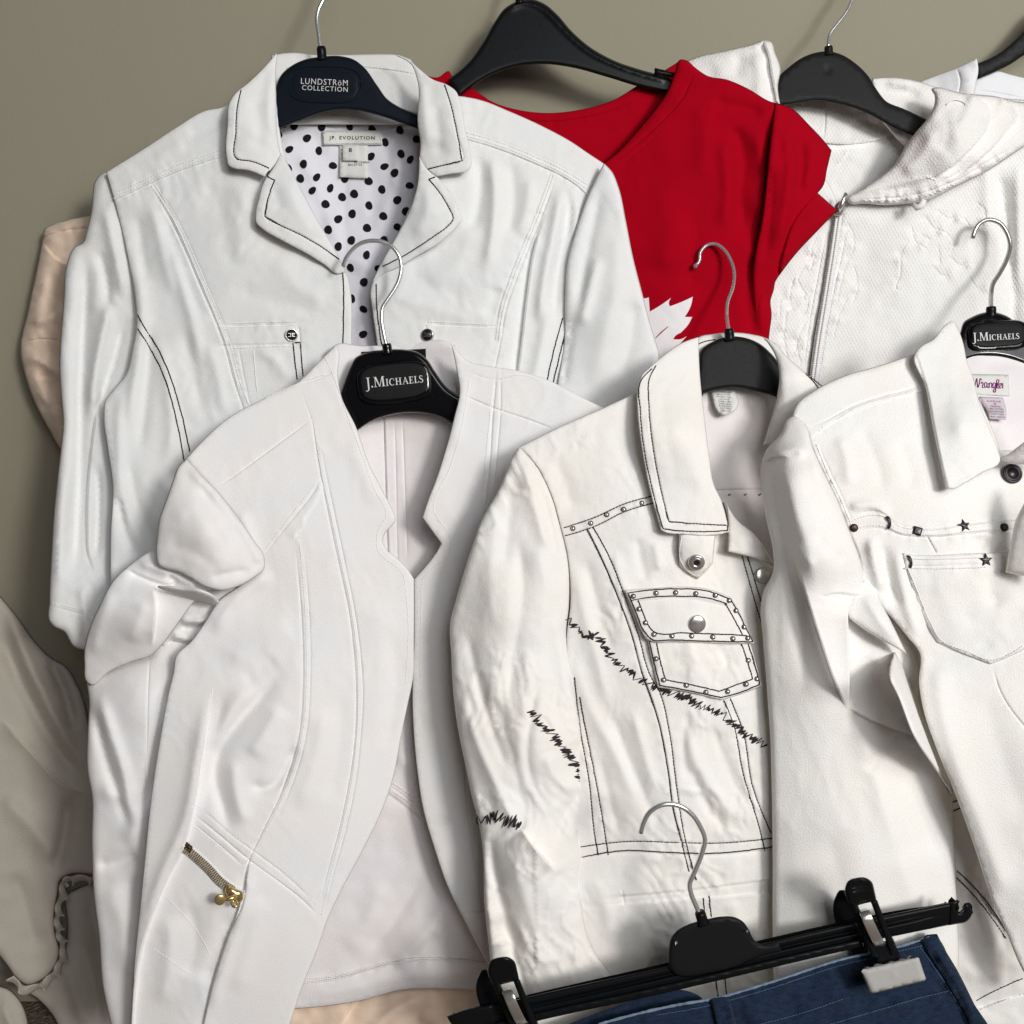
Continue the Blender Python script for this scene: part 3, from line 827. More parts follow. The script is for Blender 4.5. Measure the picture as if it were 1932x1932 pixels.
dp = drape('polka_dot_print', lin.h, dots, lin.obj, M_ink, 0.9)
dp['kind'] = 'stuff'
# sewn-in labels
lb = Patch('brand_label', JK, M_label, [(608, 247, 1), (718, 246, 1), (722, 273, 1), (609, 274, 1)], lambda x, y: lin.h(x, y) + 3.6, roll=(2, .5), res=6, thick=0.5, noise=[(.5, 9)])
lettering('lettering', 'JP. EVOLUTION', lb.obj, M_ink, lb.h, 664, 261, 86, 0.005, 0.4, 8.5, 1.25, 0.12)
stitch(lb, [(611, 250, 1), (716, 249, 1), (719, 270, 1), (612, 271, 1), (611, 251, 1)], M_wthread, 0.3, 5)
cl = Patch('care_label', JK, M_label, [(640, 274, 1), (694, 272, 1), (694, 336, 1), (641, 334, 1)], lambda x, y: lin.h(x, y) + 2.6 + 3 * smooth((y - 290) / 45), roll=(2, .5), res=7, thick=0.4)
for k, (yy, x0, w) in enumerate([(283, 643, 5), (288, 643, 5), (293, 643, 4), (298, 643, 5), (306, 668, 30), (311, 657, 26)]):
    lettering('lettering', ['HEL', 'LAV', 'GRA', 'LAY', 'IN CHINA', 'RN 07715'][k], cl.obj, M_ink, cl.h, x0 + w / 2, yy, w, 0, 0.3, 4.2)
sl = Patch('size_label', JK, M_label, [(646, 273, 1), (676, 273, 1), (677, 303, 1), (647, 303, 1)], lambda x, y: lin.h(x, y) + 4.6 + 3 * smooth((y - 280) / 30), roll=(2, .4), res=6, thick=0.4)
lettering('lettering', '8', sl.obj, M_ink, sl.h, 661, 283, 6, 0, 0.3, 8, 1, 0.2)
# inside of the collar behind the hanger
cs = Patch('collar_stand', JK, M_denim, [(512, 104, 1), (547, 99), (597, 103), (660, 103), (721, 102), (747, 103), (775, 112, 1), (800, 150, 1), (805, 235, 1), (505, 235, 1), (505, 150, 1)],
           lambda x, y: J1(y) - 19 - 8 * np.exp(-((x - 652) / 90) ** 2), roll=(6, 3), res=8, seed=12, noise=[(.6, 30)],
           folds=[('e', [(520, 138), (600, 132), (700, 130), (790, 142)], 0.7, 0.5), ('s', [(790, 214), (700, 200), (600, 202), (515, 216)], 2.0, 40, 4, (0, 0))])
stitch(cs, [(540, 128), (620, 122), (700, 126), (782, 138)], M_wthread, 0.35)
# sleeve at the outer side, hanging behind the body
slv = Patch('sleeve', JK, M_denim, [(203, 324), (188, 331), (178, 345), (175, 365), (173, 392), (163, 437), (156, 458), (140, 467), (131, 482), (125, 502), (120, 567), (114, 644), (112, 694), (115, 744), (119, 804), (115, 844), (109, 897), (102, 964), (97, 1044), (93, 1137), (93, 1172), (100, 1181), (123, 1194), (130, 1207), (137, 1218), (165, 1228), (230, 1222, 1), (262, 1100, 1), (275, 900), (285, 700), (280, 560), (262, 440), (240, 350)],
            [(150, 350, 76), (250, 400, 84), (140, 700, 104), (250, 700, 98), (130, 1150, 156), (250, 1150, 146)], roll=(15, 7), res=7, seed=13,
            folds=[('g', [(166, 470), (158, 600), (152, 760), (148, 930), (140, 1090)], -9, 13, 16, (.15, .12)),
                   ('g', [(196, 380), (210, 450), (226, 520), (232, 570)], 6, 12, 14), ('g', [(186, 470), (200, 540), (207, 600)], -6, 10, 12),
                   ('g', [(215, 540), (196, 620), (180, 700), (172, 800)], 7, 13, 12), ('g', [(236, 600), (215, 680), (196, 740), (186, 800)], -6, 9, 9),
                   ('s', [(190, 742), (180, 790), (172, 850), (165, 930), (164, 990), (171, 1060), (180, 1080)], -5, 22, 18, (.2, .15)),
                   ('g', [(182, 870), (185, 960), (180, 1060)], -7, 8, 8), ('g', [(122, 880), (116, 980), (112, 1120)], 4, 11), ('g', [(152, 1100), (160, 1160), (163, 1215)], 4, 10),
                   ('e', [(94, 1144), (120, 1150), (150, 1158), (190, 1165)], 0.5, 0.4)], noise=[(.9, 70), (1.1, 16, 1.45, 4, 'w'), (.2, 12)])
stitch(slv, [(96, 1138), (128, 1145), (160, 1152)], M_wthread, 0.35)
# front panel on the outer side
fp = Patch('front_panel', JK, M_denim, [(200, 325, 1), (277, 277), (333, 240), (390, 208), (417, 203), (432, 196), (470, 175), (520, 150, 1), (540, 300), (600, 420), (645, 505, 1), (655, 520), (661, 547), (664, 640), (664, 760, 1), (560, 900), (470, 1080), (420, 1250, 1), (210, 1250, 1), (208, 1094), (209, 1000), (213, 921), (203, 844), (196, 785), (199, 756), (214, 736), (238, 706), (250, 660), (258, 605), (254, 555), (243, 495), (228, 425), (213, 370)],
           [(200, 330, 84), (260, 500, 96), (240, 750, 122), (220, 1000, 152), (430, 210, 84), (420, 500, 106), (420, 800, 120), (640, 520, 106), (660, 700, 112), (540, 320, 92), (400, 1200, 166)],
           roll=(4, 1.6), res=7, seed=14,
           folds=[('e', [(213, 381), (277, 351), (333, 326), (380, 309), (440, 290)], 1.2, 0.7), ('e', [(208, 366), (277, 336), (333, 311), (440, 276)], 0.35, 0.45),
                  ('s', [(430, 293), (333, 325), (277, 350), (213, 380)], 1.2, 14, 5, (0, 0)),
                  ('e', [(280, 348), (320, 413), (353, 483), (377, 540), (407, 610), (423, 654), (443, 727), (458, 770), (470, 830)], 1.4, 0.9),
                  ('e', [(292, 346), (333, 413), (367, 483), (391, 540), (420, 608), (437, 654), (456, 727), (472, 770)], 0.4, 0.5),
                  ('g', [(278, 370), (297, 430), (312, 500), (330, 560)], 3.5, 13), ('g', [(305, 390), (330, 460), (352, 530), (385, 610)], -2.5, 10, 10),
                  ('g', [(256, 400), (268, 470), (275, 540)], -3.0, 13), ('g', [(318, 450), (345, 540), (366, 620), (380, 700)], 4, 12, 14),
                  ('g', [(250, 470), (262, 540), (268, 600), (262, 680), (250, 740), (245, 820)], 4.5, 12, 15), ('g', [(280, 600), (278, 700), (270, 790), (262, 860)], -4, 14, 12),
                  ('g', [(300, 640), (316, 730), (322, 820), (310, 880)], 3.5, 14), ('g', [(345, 620), (365, 700), (380, 780)], -3, 14), ('g', [(390, 640), (408, 700), (425, 780)], 3, 12),
                  ('g', [(238, 720), (228, 760), (225, 850), (232, 940), (250, 1010)], 3.5, 12), ('g', [(240, 860), (262, 960), (300, 1040)], -4, 14), ('g', [(222, 930), (235, 1000), (255, 1050)], -5, 9, 9),
                  ('g', [(470, 330), (450, 410), (455, 500)], 3.5, 30), ('g', [(390, 330), (420, 420), (440, 520)], -3, 28), ('g', [(520, 480), (560, 540), (620, 570)], 3.5, 26), ('g', [(430, 540), (520, 570), (620, 590)], -2.5, 24),
                  ('g', [(350, 250), (400, 240), (425, 225)], -2.5, 13), ('g', [(290, 300), (350, 270)], 2, 12),
                  ('e', [(415, 617), (470, 615), (520, 614), (563, 613)], 2.2, 0.6), ('s', [(563, 612), (520, 613), (470, 614), (415, 616)], -1.4, 12, 12, (0, 0)), ('e', [(563, 613), (566, 650)], 1.4, 0.3), ('s', [(420, 651), (480, 650), (566, 648)], -1.5, 3, 30, (0, 0)),
                  ('e', [(450, 655), (462, 720), (475, 780)], 0.6, 0.9), ('g', [(480, 660), (520, 680), (540, 720)], 2.5, 12)],
           noise=[(.8, 120), (.9, 16, 1.35, 3.5, 'w'), (.2, 12)])
for q in ([(213, 368), (277, 338), (333, 313), (436, 278)], [(213, 375), (277, 345), (333, 320), (436, 285)], [(290, 346), (332, 413), (366, 483), (390, 540), (420, 610), (436, 654), (455, 727), (470, 765)], [(285, 350), (326, 413), (359, 483), (383, 540), (412, 610), (428, 654), (448, 727)], [(418, 611), (470, 609), (560, 607)], [(440, 657), (500, 655), (550, 653)], [(478, 660), (480, 690), (485, 740)]):
    stitch(fp, q, M_wthread, 0.36, 6)
for q in ([(260, 620), (280, 652), (307, 704), (327, 767), (340, 827), (348, 872)], [(260, 594), (275, 622), (290, 644), (320, 707), (340, 771), (358, 852)], [(553, 646), (556, 680), (561, 716)], [(567, 647), (569, 680), (572, 710)], [(556, 646), (567, 646)], [(645, 500), (648, 540), (648, 600), (647, 660)]):
    stitch(fp, q, M_thread, 0.5, 6)
# front panel on the inner side
fr = Patch('front_panel', JK, M_denim, [(866, 181, 1), (904, 188), (961, 210), (1027, 240), (1077, 267), (1111, 290), (1140, 309, 1), (1130, 400), (1110, 480), (1095, 560), (1080, 660), (1060, 760, 1), (1040, 830, 1), (700, 830, 1), (712, 660), (702, 583), (699, 547), (707, 522), (717, 502, 1), (760, 420), (800, 300), (790, 200, 1)],
           [(870, 190, 86), (1130, 320, 90), (790, 300, 92), (710, 530, 106), (705, 650, 112), (950, 450, 106), (1060, 600, 112), (900, 750, 122), (1050, 800, 124)], roll=(4, 1.6), res=7, seed=15,
           folds=[('e', [(882, 263), (944, 283), (1011, 310), (1051, 328), (1087, 350), (1112, 372)], 1.2, 0.7), ('e', [(880, 247), (944, 267), (1011, 293), (1051, 311), (1110, 345)], 0.35, 0.45),
                  ('s', [(1112, 372), (1087, 350), (1051, 328), (1011, 310), (944, 283), (882, 263)], 1.2, 14, 5, (0, 0)),
                  ('e', [(1051, 328), (1027, 393), (997, 467), (971, 533), (954, 583), (944, 644), (934, 690), (920, 760)], 1.4, 0.9), ('e', [(1036, 326), (1013, 391), (983, 465), (957, 531), (941, 581), (931, 642)], 0.4, 0.5),
                  ('g', [(925, 285), (934, 367), (928, 450), (915, 520)], 6, 13), ('g', [(903, 290), (905, 370), (890, 440)], -4, 14), ('g', [(962, 300), (968, 380), (955, 450)], -4, 14), ('g', [(1000, 330), (995, 390), (975, 450)], 3.5, 12),
                  ('s', [(1030, 400), (1008, 470), (994, 560), (985, 640), (975, 720)], -6, 30, 9, (.25, .1)), ('g', [(1062, 340), (1048, 420), (1028, 520), (1015, 620)], 7, 12, 13), ('g', [(1078, 360), (1070, 430), (1052, 520), (1045, 620)], -4, 9),
                  ('g', [(1075, 345), (1085, 400), (1080, 450)], 3, 8), ('g', [(1040, 560), (1020, 660), (1000, 750)], 4, 14),
                  ('g', [(760, 520), (820, 545), (880, 560)], -3, 26), ('g', [(740, 560), (820, 580), (900, 600)], 3, 22), ('g', [(890, 420), (860, 500), (800, 540)], 3.5, 26), ('g', [(940, 540), (920, 600)], -3, 16),
                  ('e', [(804, 613), (870, 616), (941, 620)], 2.2, 0.6), ('s', [(941, 619), (870, 615), (804, 612)], -1.4, 12, 12, (0, 0)), ('e', [(804, 613), (801, 640)], 0.8, 0.3)],
           noise=[(.8, 120), (.9, 16, 1.35, 3.5, 'w'), (.2, 12)])
for q in ([(880, 250), (944, 269), (1011, 296), (1051, 314), (1108, 348)], [(881, 257), (944, 276), (1011, 303), (1051, 321), (1110, 358)], [(1040, 328), (1017, 391), (987, 465), (961, 531), (945, 581), (935, 642)], [(1045, 330), (1022, 393), (992, 467), (966, 533), (950, 583), (940, 644)], [(806, 607), (870, 610), (940, 614)], [(806, 648), (860, 652)]):
    stitch(fr, q, M_wthread, 0.36, 6)
for q in ([(710, 536), (710, 560), (713, 600), (722, 660)], [(1062, 600), (1049, 645), (1031, 724), (1024, 760)], [(1070, 610), (1062, 645), (1043, 726), (1036, 760)]):
    stitch(fr, q, M_thread, 0.5, 6)
# short sleeve on the inner side
sr = Patch('sleeve', JK, M_denim, [(1139, 308, 1), (1154, 323), (1167, 353), (1181, 417), (1194, 483), (1211, 550), (1224, 600), (1237, 644), (1244, 668), (1242, 690), (1236, 740), (1215, 810, 1), (1040, 800, 1), (1052, 720), (1064, 640), (1066, 567), (1071, 493), (1087, 433), (1109, 370)],
           [(1139, 320, 104), (1080, 470, 112), (1190, 480, 118), (1150, 600, 128), (1066, 640, 120), (1230, 650, 126), (1080, 780, 132)], roll=(8, 3.5), res=7, seed=16,
           folds=[('g', [(1135, 350), (1118, 430), (1100, 520), (1090, 600)], -4, 13), ('g', [(1130, 480), (1108, 560), (1095, 620)], 5, 10, 12), ('g', [(1160, 420), (1160, 540), (1140, 640), (1120, 740)], 4, 26), ('g', [(1195, 560), (1190, 640), (1165, 720)], -4, 18), ('g', [(1080, 590), (1072, 650), (1060, 740)], -3.5, 9), ('e', [(1058, 700), (1100, 712)], .1, .1)], noise=[(.9, 80), (.6, 16, 1.2, 4, 'w'), (.2, 14)])
# collar
co = Patch('collar', JK, M_denim, [(520, 101), (513, 110), (467, 157), (443, 177), (433, 193), (429, 233), (428, 300), (431, 312), (440, 317), (467, 321), (500, 334, 1), (510, 322, 1), (530, 296, 1), (524, 262), (521, 187), (520, 135)],
           [(516, 104, 82), (440, 190, 103), (432, 305, 108), (500, 330, 108), (521, 190, 98), (530, 290, 102), (475, 250, 109)], roll=(3.5, 1.3), res=6, seed=17, thick=1.8,
           folds=[('e', [(455, 170), (448, 200), (445, 250), (445, 298), (477, 305), (510, 318)], 0.8, 0.5), ('g', [(480, 180), (488, 240), (490, 290)], -2, 16), ('g', [(512, 130), (508, 200), (514, 260)], 2, 10)], noise=[(.7, 45), (.25, 14)])
stitch(co, [(455, 170), (448, 200), (445, 250), (445, 298), (477, 305), (508, 317)], M_thread, 0.5, 6)
la = Patch('lapel', JK, M_denim, [(530, 288, 1), (547, 317), (573, 367), (600, 417), (627, 463), (652, 512, 1), (640, 517), (610, 498), (583, 481), (533, 454), (493, 430), (483, 420), (482, 406), (488, 375), (495, 350), (501, 336, 1), (512, 322)],
           [(530, 292, 104), (500, 335, 112), (484, 415, 116), (560, 460, 116), (600, 417, 112), (645, 512, 108), (550, 380, 117)], roll=(3.5, 1.3), res=6, seed=18, thick=1.8,
           folds=[('e', [(505, 329), (518, 340), (507, 370), (500, 408), (533, 427), (567, 443), (617, 473), (640, 490)], 0.8, 0.6), ('g', [(540, 330), (560, 390), (600, 450)], 2, 18), ('g', [(515, 350), (530, 400)], -1.5, 12)], noise=[(.6, 40), (.3, 13)])
stitch(la, [(509, 322), (504, 329), (518, 340, 1), (507, 370), (500, 408, 1), (533, 427), (567, 443), (617, 473), (640, 489)], M_thread, 0.5, 6)
c2 = Patch('collar', JK, M_denim, [(747, 103), (767, 110), (791, 130), (817, 150), (844, 160), (861, 173), (867, 187), (877, 240), (889, 300), (889, 314), (885, 320), (851, 328), (824, 333, 1), (807, 321), (791, 298, 1), (793, 273), (788, 233), (787, 150), (776, 122)],
           [(750, 105, 80), (862, 175, 103), (886, 315, 108), (824, 333, 106), (788, 200, 100), (792, 290, 101), (835, 240, 110)], roll=(3.5, 1.3), res=6, seed=19, thick=1.8,
           folds=[('e', [(839, 160), (851, 200), (864, 260), (872, 303), (837, 312), (807, 319)], 0.8, 0.5), ('g', [(820, 190), (828, 240), (830, 300)], -2.2, 14), ('g', [(797, 150), (802, 220), (806, 280)], 2.2, 10), ('g', [(780, 112), (800, 132)], 1.5, 9)], noise=[(.7, 45), (.25, 14)])
stitch(c2, [(839, 160), (851, 200), (864, 260), (872, 303, 1), (837, 312), (807, 319)], M_thread, 0.5, 6)
l2 = Patch('lapel', JK, M_denim, [(791, 296, 1), (807, 320), (826, 335, 1), (844, 357), (861, 383), (872, 417, 1), (857, 433), (831, 457), (787, 483), (754, 503), (724, 517), (703, 530, 1), (717, 500), (734, 470), (751, 440), (766, 412), (780, 378), (788, 345)],
           [(793, 300, 102), (826, 337, 108), (870, 415, 114), (780, 485, 112), (706, 526, 106), (770, 400, 108), (815, 400, 116)], roll=(3.5, 1.3), res=6, seed=20, thick=1.8,
           folds=[('e', [(809, 338), (834, 370), (847, 393), (855, 413), (844, 427), (817, 447), (761, 483), (725, 500)], 0.8, 0.7), ('g', [(800, 340), (805, 390), (780, 450)], 2, 14)], noise=[(.6, 40), (.3, 13)])
stitch(l2, [(821, 334), (809, 338, 1), (834, 370), (847, 393), (855, 413), (844, 427), (817, 447), (761, 483), (722, 503)], M_thread, 0.5, 6)
# buttons with a small emblem
for (x, y, pt) in ((550, 632, fp), (807, 632, fr)):
    c, n = pt.frame(x, y, 0.4)
    me = lathe_mesh('button', [(5.3, -1), (5.3, 1.2), (4.9, 1.9), (4.4, 1.6)], 24); me.materials.append(M_steel)
    bt = place('button', me, JK, c, n)
    me2 = lathe_mesh('button_face', [(4.5, 1.5), (4.4, 1.9), (0.1, 2.1)], 24); me2.materials.append(M_darkstud)
    f = bpy.data.objects.new('button_face', me2); col.objects.link(f); f.parent = bt
    sym = []
    for sx in (-1, 1):
        for r_ in (rect(0.5, -1.5, 0.95, 1.5), rect(0.9, 1.05, 2.9, 1.5), rect(0.9, -1.5, 2.9, -1.05), rect(0.9, -.2, 2.4, .2)) if sx > 0 else (rect(-0.95, -1.5, -.5, 1.5), rect(-2.9, 1.05, -.9, 1.5), rect(-2.9, -1.5, -.9, -1.05)):
            sym.append(r_)
    V = []; F = []
    for r_ in sym:
        b_ = len(V); V += [(p[0] / 1000, p[1] / 1000, 0.00225) for p in r_]; F.append((b_, b_ + 1, b_ + 2, b_ + 3))
    me3 = mesh_from('emblem', V, F, False); me3.materials.append(M_steel)
    e3 = bpy.data.objects.new('emblem', me3); col.objects.link(e3); e3.parent = bt
# ------------------------------------------------------------------ peach quilted garment behind the jacket
PE = thing('peach_jacket', 110, 860, 10, 'pale peach quilted garment peeking out behind the jacket sleeve', 'jacket')
Patch('sleeve', PE, M_peach, [(200, 404, 1), (165, 408), (128, 415), (100, 424), (84, 432), (80, 450), (72, 493), (60, 550), (50, 597), (41, 633), (38, 664), (46, 704), (66, 761), (93, 811), (118, 852), (150, 880, 1), (230, 880, 1), (230, 404, 1)],
      [(90, 430, 30), (50, 640, 34), (110, 840, 44), (200, 640, 56)], roll=(22, 12), res=7, seed=31,
      folds=[('s', [(84, 445), (110, 436), (165, 428)], -2.5, 26, 8, (0, 0)), ('s', [(84, 462), (100, 482), (128, 500), (150, 505)], 3, 22, 10, (0.1, .1)), ('g', [(60, 610), (90, 600), (120, 570)], 5.8, 10), ('e', [(42, 646), (80, 640), (120, 645)], 1.5, 1.2),
             ('g', [(50, 670), (90, 690), (120, 720)], 5.8, 9), ('g', [(60, 720), (90, 712), (115, 700)], -5.8, 8), ('g', [(62, 690), (80, 740), (110, 790)], 5.8, 9), ('g', [(75, 760), (100, 770), (120, 765)], -5.8, 7), ('g', [(90, 520), (75, 570), (70, 620)], 4.35, 12)], noise=[(1.6, 26), (.8, 12)])
# ------------------------------------------------------------------ red shirt
def R1(y): return 68 + 0.06 * (y - 120)
RS = thing('red_shirt', 1330, 640, 60, 'bright red short sleeved shirt with a white leaf print', 'shirt')
rb = Patch('back_panel', RS, M_red, [(800, 140, 1), (826, 146), (847, 134), (856, 150), (891, 167), (931, 193), (977, 207), (1027, 213), (1094, 207), (1161, 187), (1205, 160), (1250, 135), (1285, 113, 1), (1310, 130, 1), (1290, 320, 1), (1140, 420, 1), (900, 400, 1), (800, 200, 1)],
           (120, 46, 400, 62), roll=(5, 2), res=9, seed=32, folds=[('e', [(880, 182), (931, 210), (977, 224), (1027, 230), (1094, 224), (1161, 206), (1230, 172)], 0.9, 0.4), ('g', [(1210, 200), (1150, 250)], 2, 20), ('s', [(826, 150), (850, 160), (880, 185)], 2, 20, 5)], noise=[(.8, 60)])
def neck_dip(x, y): return 0
rf = Patch('front_panel', RS, M_red, [(1284, 112), (1296, 114), (1311, 127), (1335, 143), (1371, 150), (1411, 167), (1455, 192), (1475, 197), (1500, 215), (1515, 300, 1), (1480, 420), (1463, 527), (1460, 547), (1454, 567), (1456, 593), (1452, 627), (1448, 665, 1), (1440, 760, 1), (1130, 760, 1), (1100, 420, 1), (1100, 340, 1), (1137, 308), (1164, 287), (1194, 256), (1227, 217), (1257, 176), (1272, 140)],
           [(1284, 114, 76), (1257, 176, 76), (1140, 310, 78), (1330, 145, 80), (1470, 197, 86), (1490, 400, 96), (1455, 620, 100), (1300, 400, 100), (1150, 600, 96), (1300, 700, 108)], roll=(7, 4), res=8, seed=33,
           folds=[('e', [(1310, 130), (1290, 180), (1262, 215), (1231, 245), (1190, 282), (1150, 312)], 1.1, 0.4), ('e', [(1150, 318), (1200, 290), (1250, 240)], .3, .2),
                  ('g', [(1385, 235), (1400, 300), (1395, 380), (1405, 450)], -6.26, 12, 16, (.1, .25)), ('g', [(1362, 260), (1372, 340), (1365, 440)], 5.22, 16), ('g', [(1425, 240), (1438, 320), (1430, 420)], 5.22, 15),
                  ('g', [(1455, 225), (1462, 330), (1445, 430), (1425, 540)], -5.22, 12), ('g', [(1315, 190), (1330, 260), (1320, 340)], 4.18, 24), ('g', [(1420, 470), (1410, 560), (1425, 640)], -4.18, 13), ('g', [(1440, 500), (1436, 560), (1440, 640)], 4.18, 10),
                  ('g', [(1245, 340), (1260, 430), (1250, 520)], 4.18, 30), ('g', [(1300, 380), (1310, 470), (1300, 560)], -4.18, 24), ('g', [(1340, 190), (1400, 205), (1445, 215)], -4.18, 13)],
           noise=[(1.6, 80), (.7, 18, 1.3, 4, 'w')])
rs = Patch('sleeve', RS, M_red, [(1462, 194, 1), (1491, 203), (1528, 237), (1555, 266), (1569, 284, 1), (1561, 317), (1552, 353), (1543, 364, 1), (1580, 397, 1), (1548, 430), (1501, 480), (1466, 526, 1), (1425, 600, 1), (1420, 520), (1440, 400), (1452, 280)],
           [(1470, 200, 90), (1565, 285, 80), (1578, 397, 82), (1470, 520, 102), (1440, 520, 104), (1500, 330, 106), (1545, 365, 96)], roll=(8, 5), res=7, seed=34,
           folds=[('s', [(1470, 530), (1482, 470), (1500, 420), (1525, 385), (1545, 362)], 5, 26, 10, (.1, .05)), ('g', [(1478, 225), (1490, 300), (1480, 400), (1465, 480)], 5.22, 11), ('g', [(1500, 240), (1512, 300), (1500, 380)], -5.22, 12), ('g', [(1525, 260), (1530, 310), (1515, 360)], 4.18, 10), ('g', [(1455, 300), (1452, 400), (1440, 500)], -5.22, 9), ('e', [(1549, 262), (1544, 310), (1534, 352)], .5, .2)], noise=[(1.0, 50), (.8, 15, 1.2, 4, 'w')])
LEAF = [(1205, 556, 1), (1216, 563), (1224, 561, 1), (1225, 575), (1226, 588, 1), (1243, 578), (1266, 562, 1), (1262, 574), (1264, 578, 1), (1285, 570), (1307, 560, 1), (1304, 575), (1292, 598, 1), (1306, 598, 1), (1300, 610), (1284, 628, 1), (1276, 632), (1270, 640, 1), (1284, 640), (1296, 634, 1), (1280, 652), (1255, 680), (1230, 720, 1), (1180, 720, 1)]
drape_fine('leaf_print', rf.h, LEAF, rf.obj, M_white_print, 0.5, 8, 4)
drape('leaf_vein', rf.h, [stroke([(1261, 616), (1250, 625), (1237, 638)], [1.2, 2.2, 1.2], 3)], rf.obj, M_red, 1.0)
# ------------------------------------------------------------------ plain white top in the corner
WT = thing('white_top', 1880, 200, 15, 'plain white knit top with a ribbed neck edge in the upper corner', 'top')
Patch('back_panel', WT, M_tee, [(1720, 165, 1), (1735, 155), (1760, 145), (1808, 127), (1843, 110, 1), (1846, 134), (1842, 155), (1836, 185, 1), (1830, 260, 1), (1720, 260, 1)], [(1740, 155, 24), (1843, 115, 44), (1830, 200, 42), (1730, 240, 34)], roll=(4, 2), res=8, seed=41,
      folds=[('e', [(1805, 130), (1812, 150), (1806, 180)], .9, .4), ('g', [(1815, 125), (1826, 150), (1820, 180)], 2.5, 8)], noise=[(.8, 30)])
Patch('front_panel', WT, M_tee, [(1838, 152, 1), (1858, 141), (1880, 134), (1905, 140), (1935, 147), (1990, 150, 1), (1990, 300, 1), (1820, 300, 1), (1830, 190, 1)], (130, 26, 300, 44), roll=(4, 2), res=9, seed=42, folds=[('e', [(1842, 172), (1880, 176), (1935, 186), (1985, 186)], 1.0, .5)], noise=[(.8, 50)])
# ------------------------------------------------------------------ hooded jacket
rg = random.Random(21)
def pucker(*lines, a=1.7): return [('e', q, .5, a, a, (.05, .05)) for q in lines]
PK_R = pucker([(1745, 405), (1762, 430), (1785, 440), (1800, 462), (1790, 480)], [(1768, 395), (1790, 412), (1815, 410), (1830, 428)], [(1720, 425), (1728, 455), (1750, 470)], [(1716, 450), (1700, 480), (1698, 520), (1690, 545), (1702, 550)], [(1790, 480), (1812, 500), (1835, 496)], [(1605, 480), (1590, 520), (1580, 570)], [(1600, 560), (1578, 610), (1572, 640)], [(1600, 420), (1612, 450), (1606, 480)], [(1760, 500), (1780, 520), (1800, 515)], [(1650, 700), (1680, 690), (1710, 700)], [(1840, 380), (1860, 400), (1850, 430)], [(1828, 520), (1850, 545), (1872, 540)], [(1610, 500), (1618, 540), (1606, 575)], [(1735, 440), (1760, 455)], [(1770, 460), (1775, 500)])
PK_L = pucker([(1545, 440), (1530, 470), (1535, 500)], [(1500, 520), (1490, 560), (1500, 590)], [(1520, 500), (1505, 530), (1525, 560), (1515, 600)], [(1485, 580), (1480, 640), (1490, 690)], [(1525, 600), (1505, 640), (1512, 690)], [(1472, 560), (1470, 600)], [(1540, 470), (1528, 510)], a=2.2)
def squiggle(pt, pts, amp=4.0, wl=9.0, rad=0.9):
    ln = spline(pts, 1.6)
    run = np.concatenate([[0], np.cumsum(np.linalg.norm(np.diff(ln, axis=0), axis=1))])
    d = np.gradient(ln, axis=0); d /= (np.linalg.norm(d, axis=1)[:, None] + 1e-9)
    nr = np.stack([-d[:, 1], d[:, 0]], 1)
    off = amp * np.sin(run / wl * 2 * math.pi + rg.uniform(0, 6) + 1.5 * vnoise(run / 20, run * 0, rg.randint(0, 99)))
    ln = ln + nr * off[:, None]
    z = 0.1 + 0.5 * vnoise(run / 6.0, run * 0 + .3, rg.randint(0, 99))
    r_ = rad * (0.75 + 0.35 * vnoise(run / 8.0, run * 0 + 7.3, rg.randint(0, 99)))
    tube('raised_cord', pt.obj, M_fleece, pt.at(ln[:, 0], ln[:, 1], z), r_ / 1000, 6)
def H1(y): return 40 + 0.062 * (y - 100)
HJ = thing('hooded_jacket', 1680, 720, 60, 'white honeycomb textured zip jacket with hood and raised pattern', 'jacket', 'white jackets on hangers')
Patch('hood', HJ, M_fleece, [(1290, 118, 1), (1308, 110), (1371, 95), (1421, 83), (1441, 76), (1455, 79), (1462, 98), (1473, 133), (1468, 160), (1474, 205, 1), (1480, 300, 1), (1300, 300, 1)], [(1300, 115, 40), (1445, 78, 50), (1470, 140, 62), (1400, 180, 64)], roll=(9, 5), res=8, seed=43,
      folds=[('s', [(1440, 80), (1449, 100), (1456, 140), (1466, 190)], -6, 16, 8, (.05, 0)), ('g', [(1425, 95), (1432, 140), (1430, 190)], 4, 10), ('g', [(1395, 100), (1390, 150)], -3, 12), ('g', [(1350, 105), (1360, 150)], 2, 14)], noise=[(1, 28), (.4, 12)])
hbk = Patch('back_panel', HJ, M_honey, [(1465, 185, 1), (1520, 170, 1), (1640, 170, 1), (1760, 190, 1), (1765, 330, 1), (1640, 420, 1), (1540, 420, 1), (1465, 420, 1)], lambda x, y: H1(y) - 12, roll=None, res=8, seed=44,
      folds=[('e', [(1558, 197), (1557, 230), (1554, 258)], 1.4, .6), ('s', [(1705, 246), (1660, 262), (1610, 270), (1555, 268), (1530, 262)], 5, 10, 6, (0, 0)), ('g', [(1620, 220), (1660, 245), (1690, 248)], -4, 7), ('g', [(1630, 212), (1680, 228)], 4, 7), ('g', [(1500, 215), (1520, 250)], 3, 12), ('s', [(1602, 278), (1592, 300), (1578, 312)], 1.5, 7, 4)], noise=[(.9, 24), (.5, 10)])
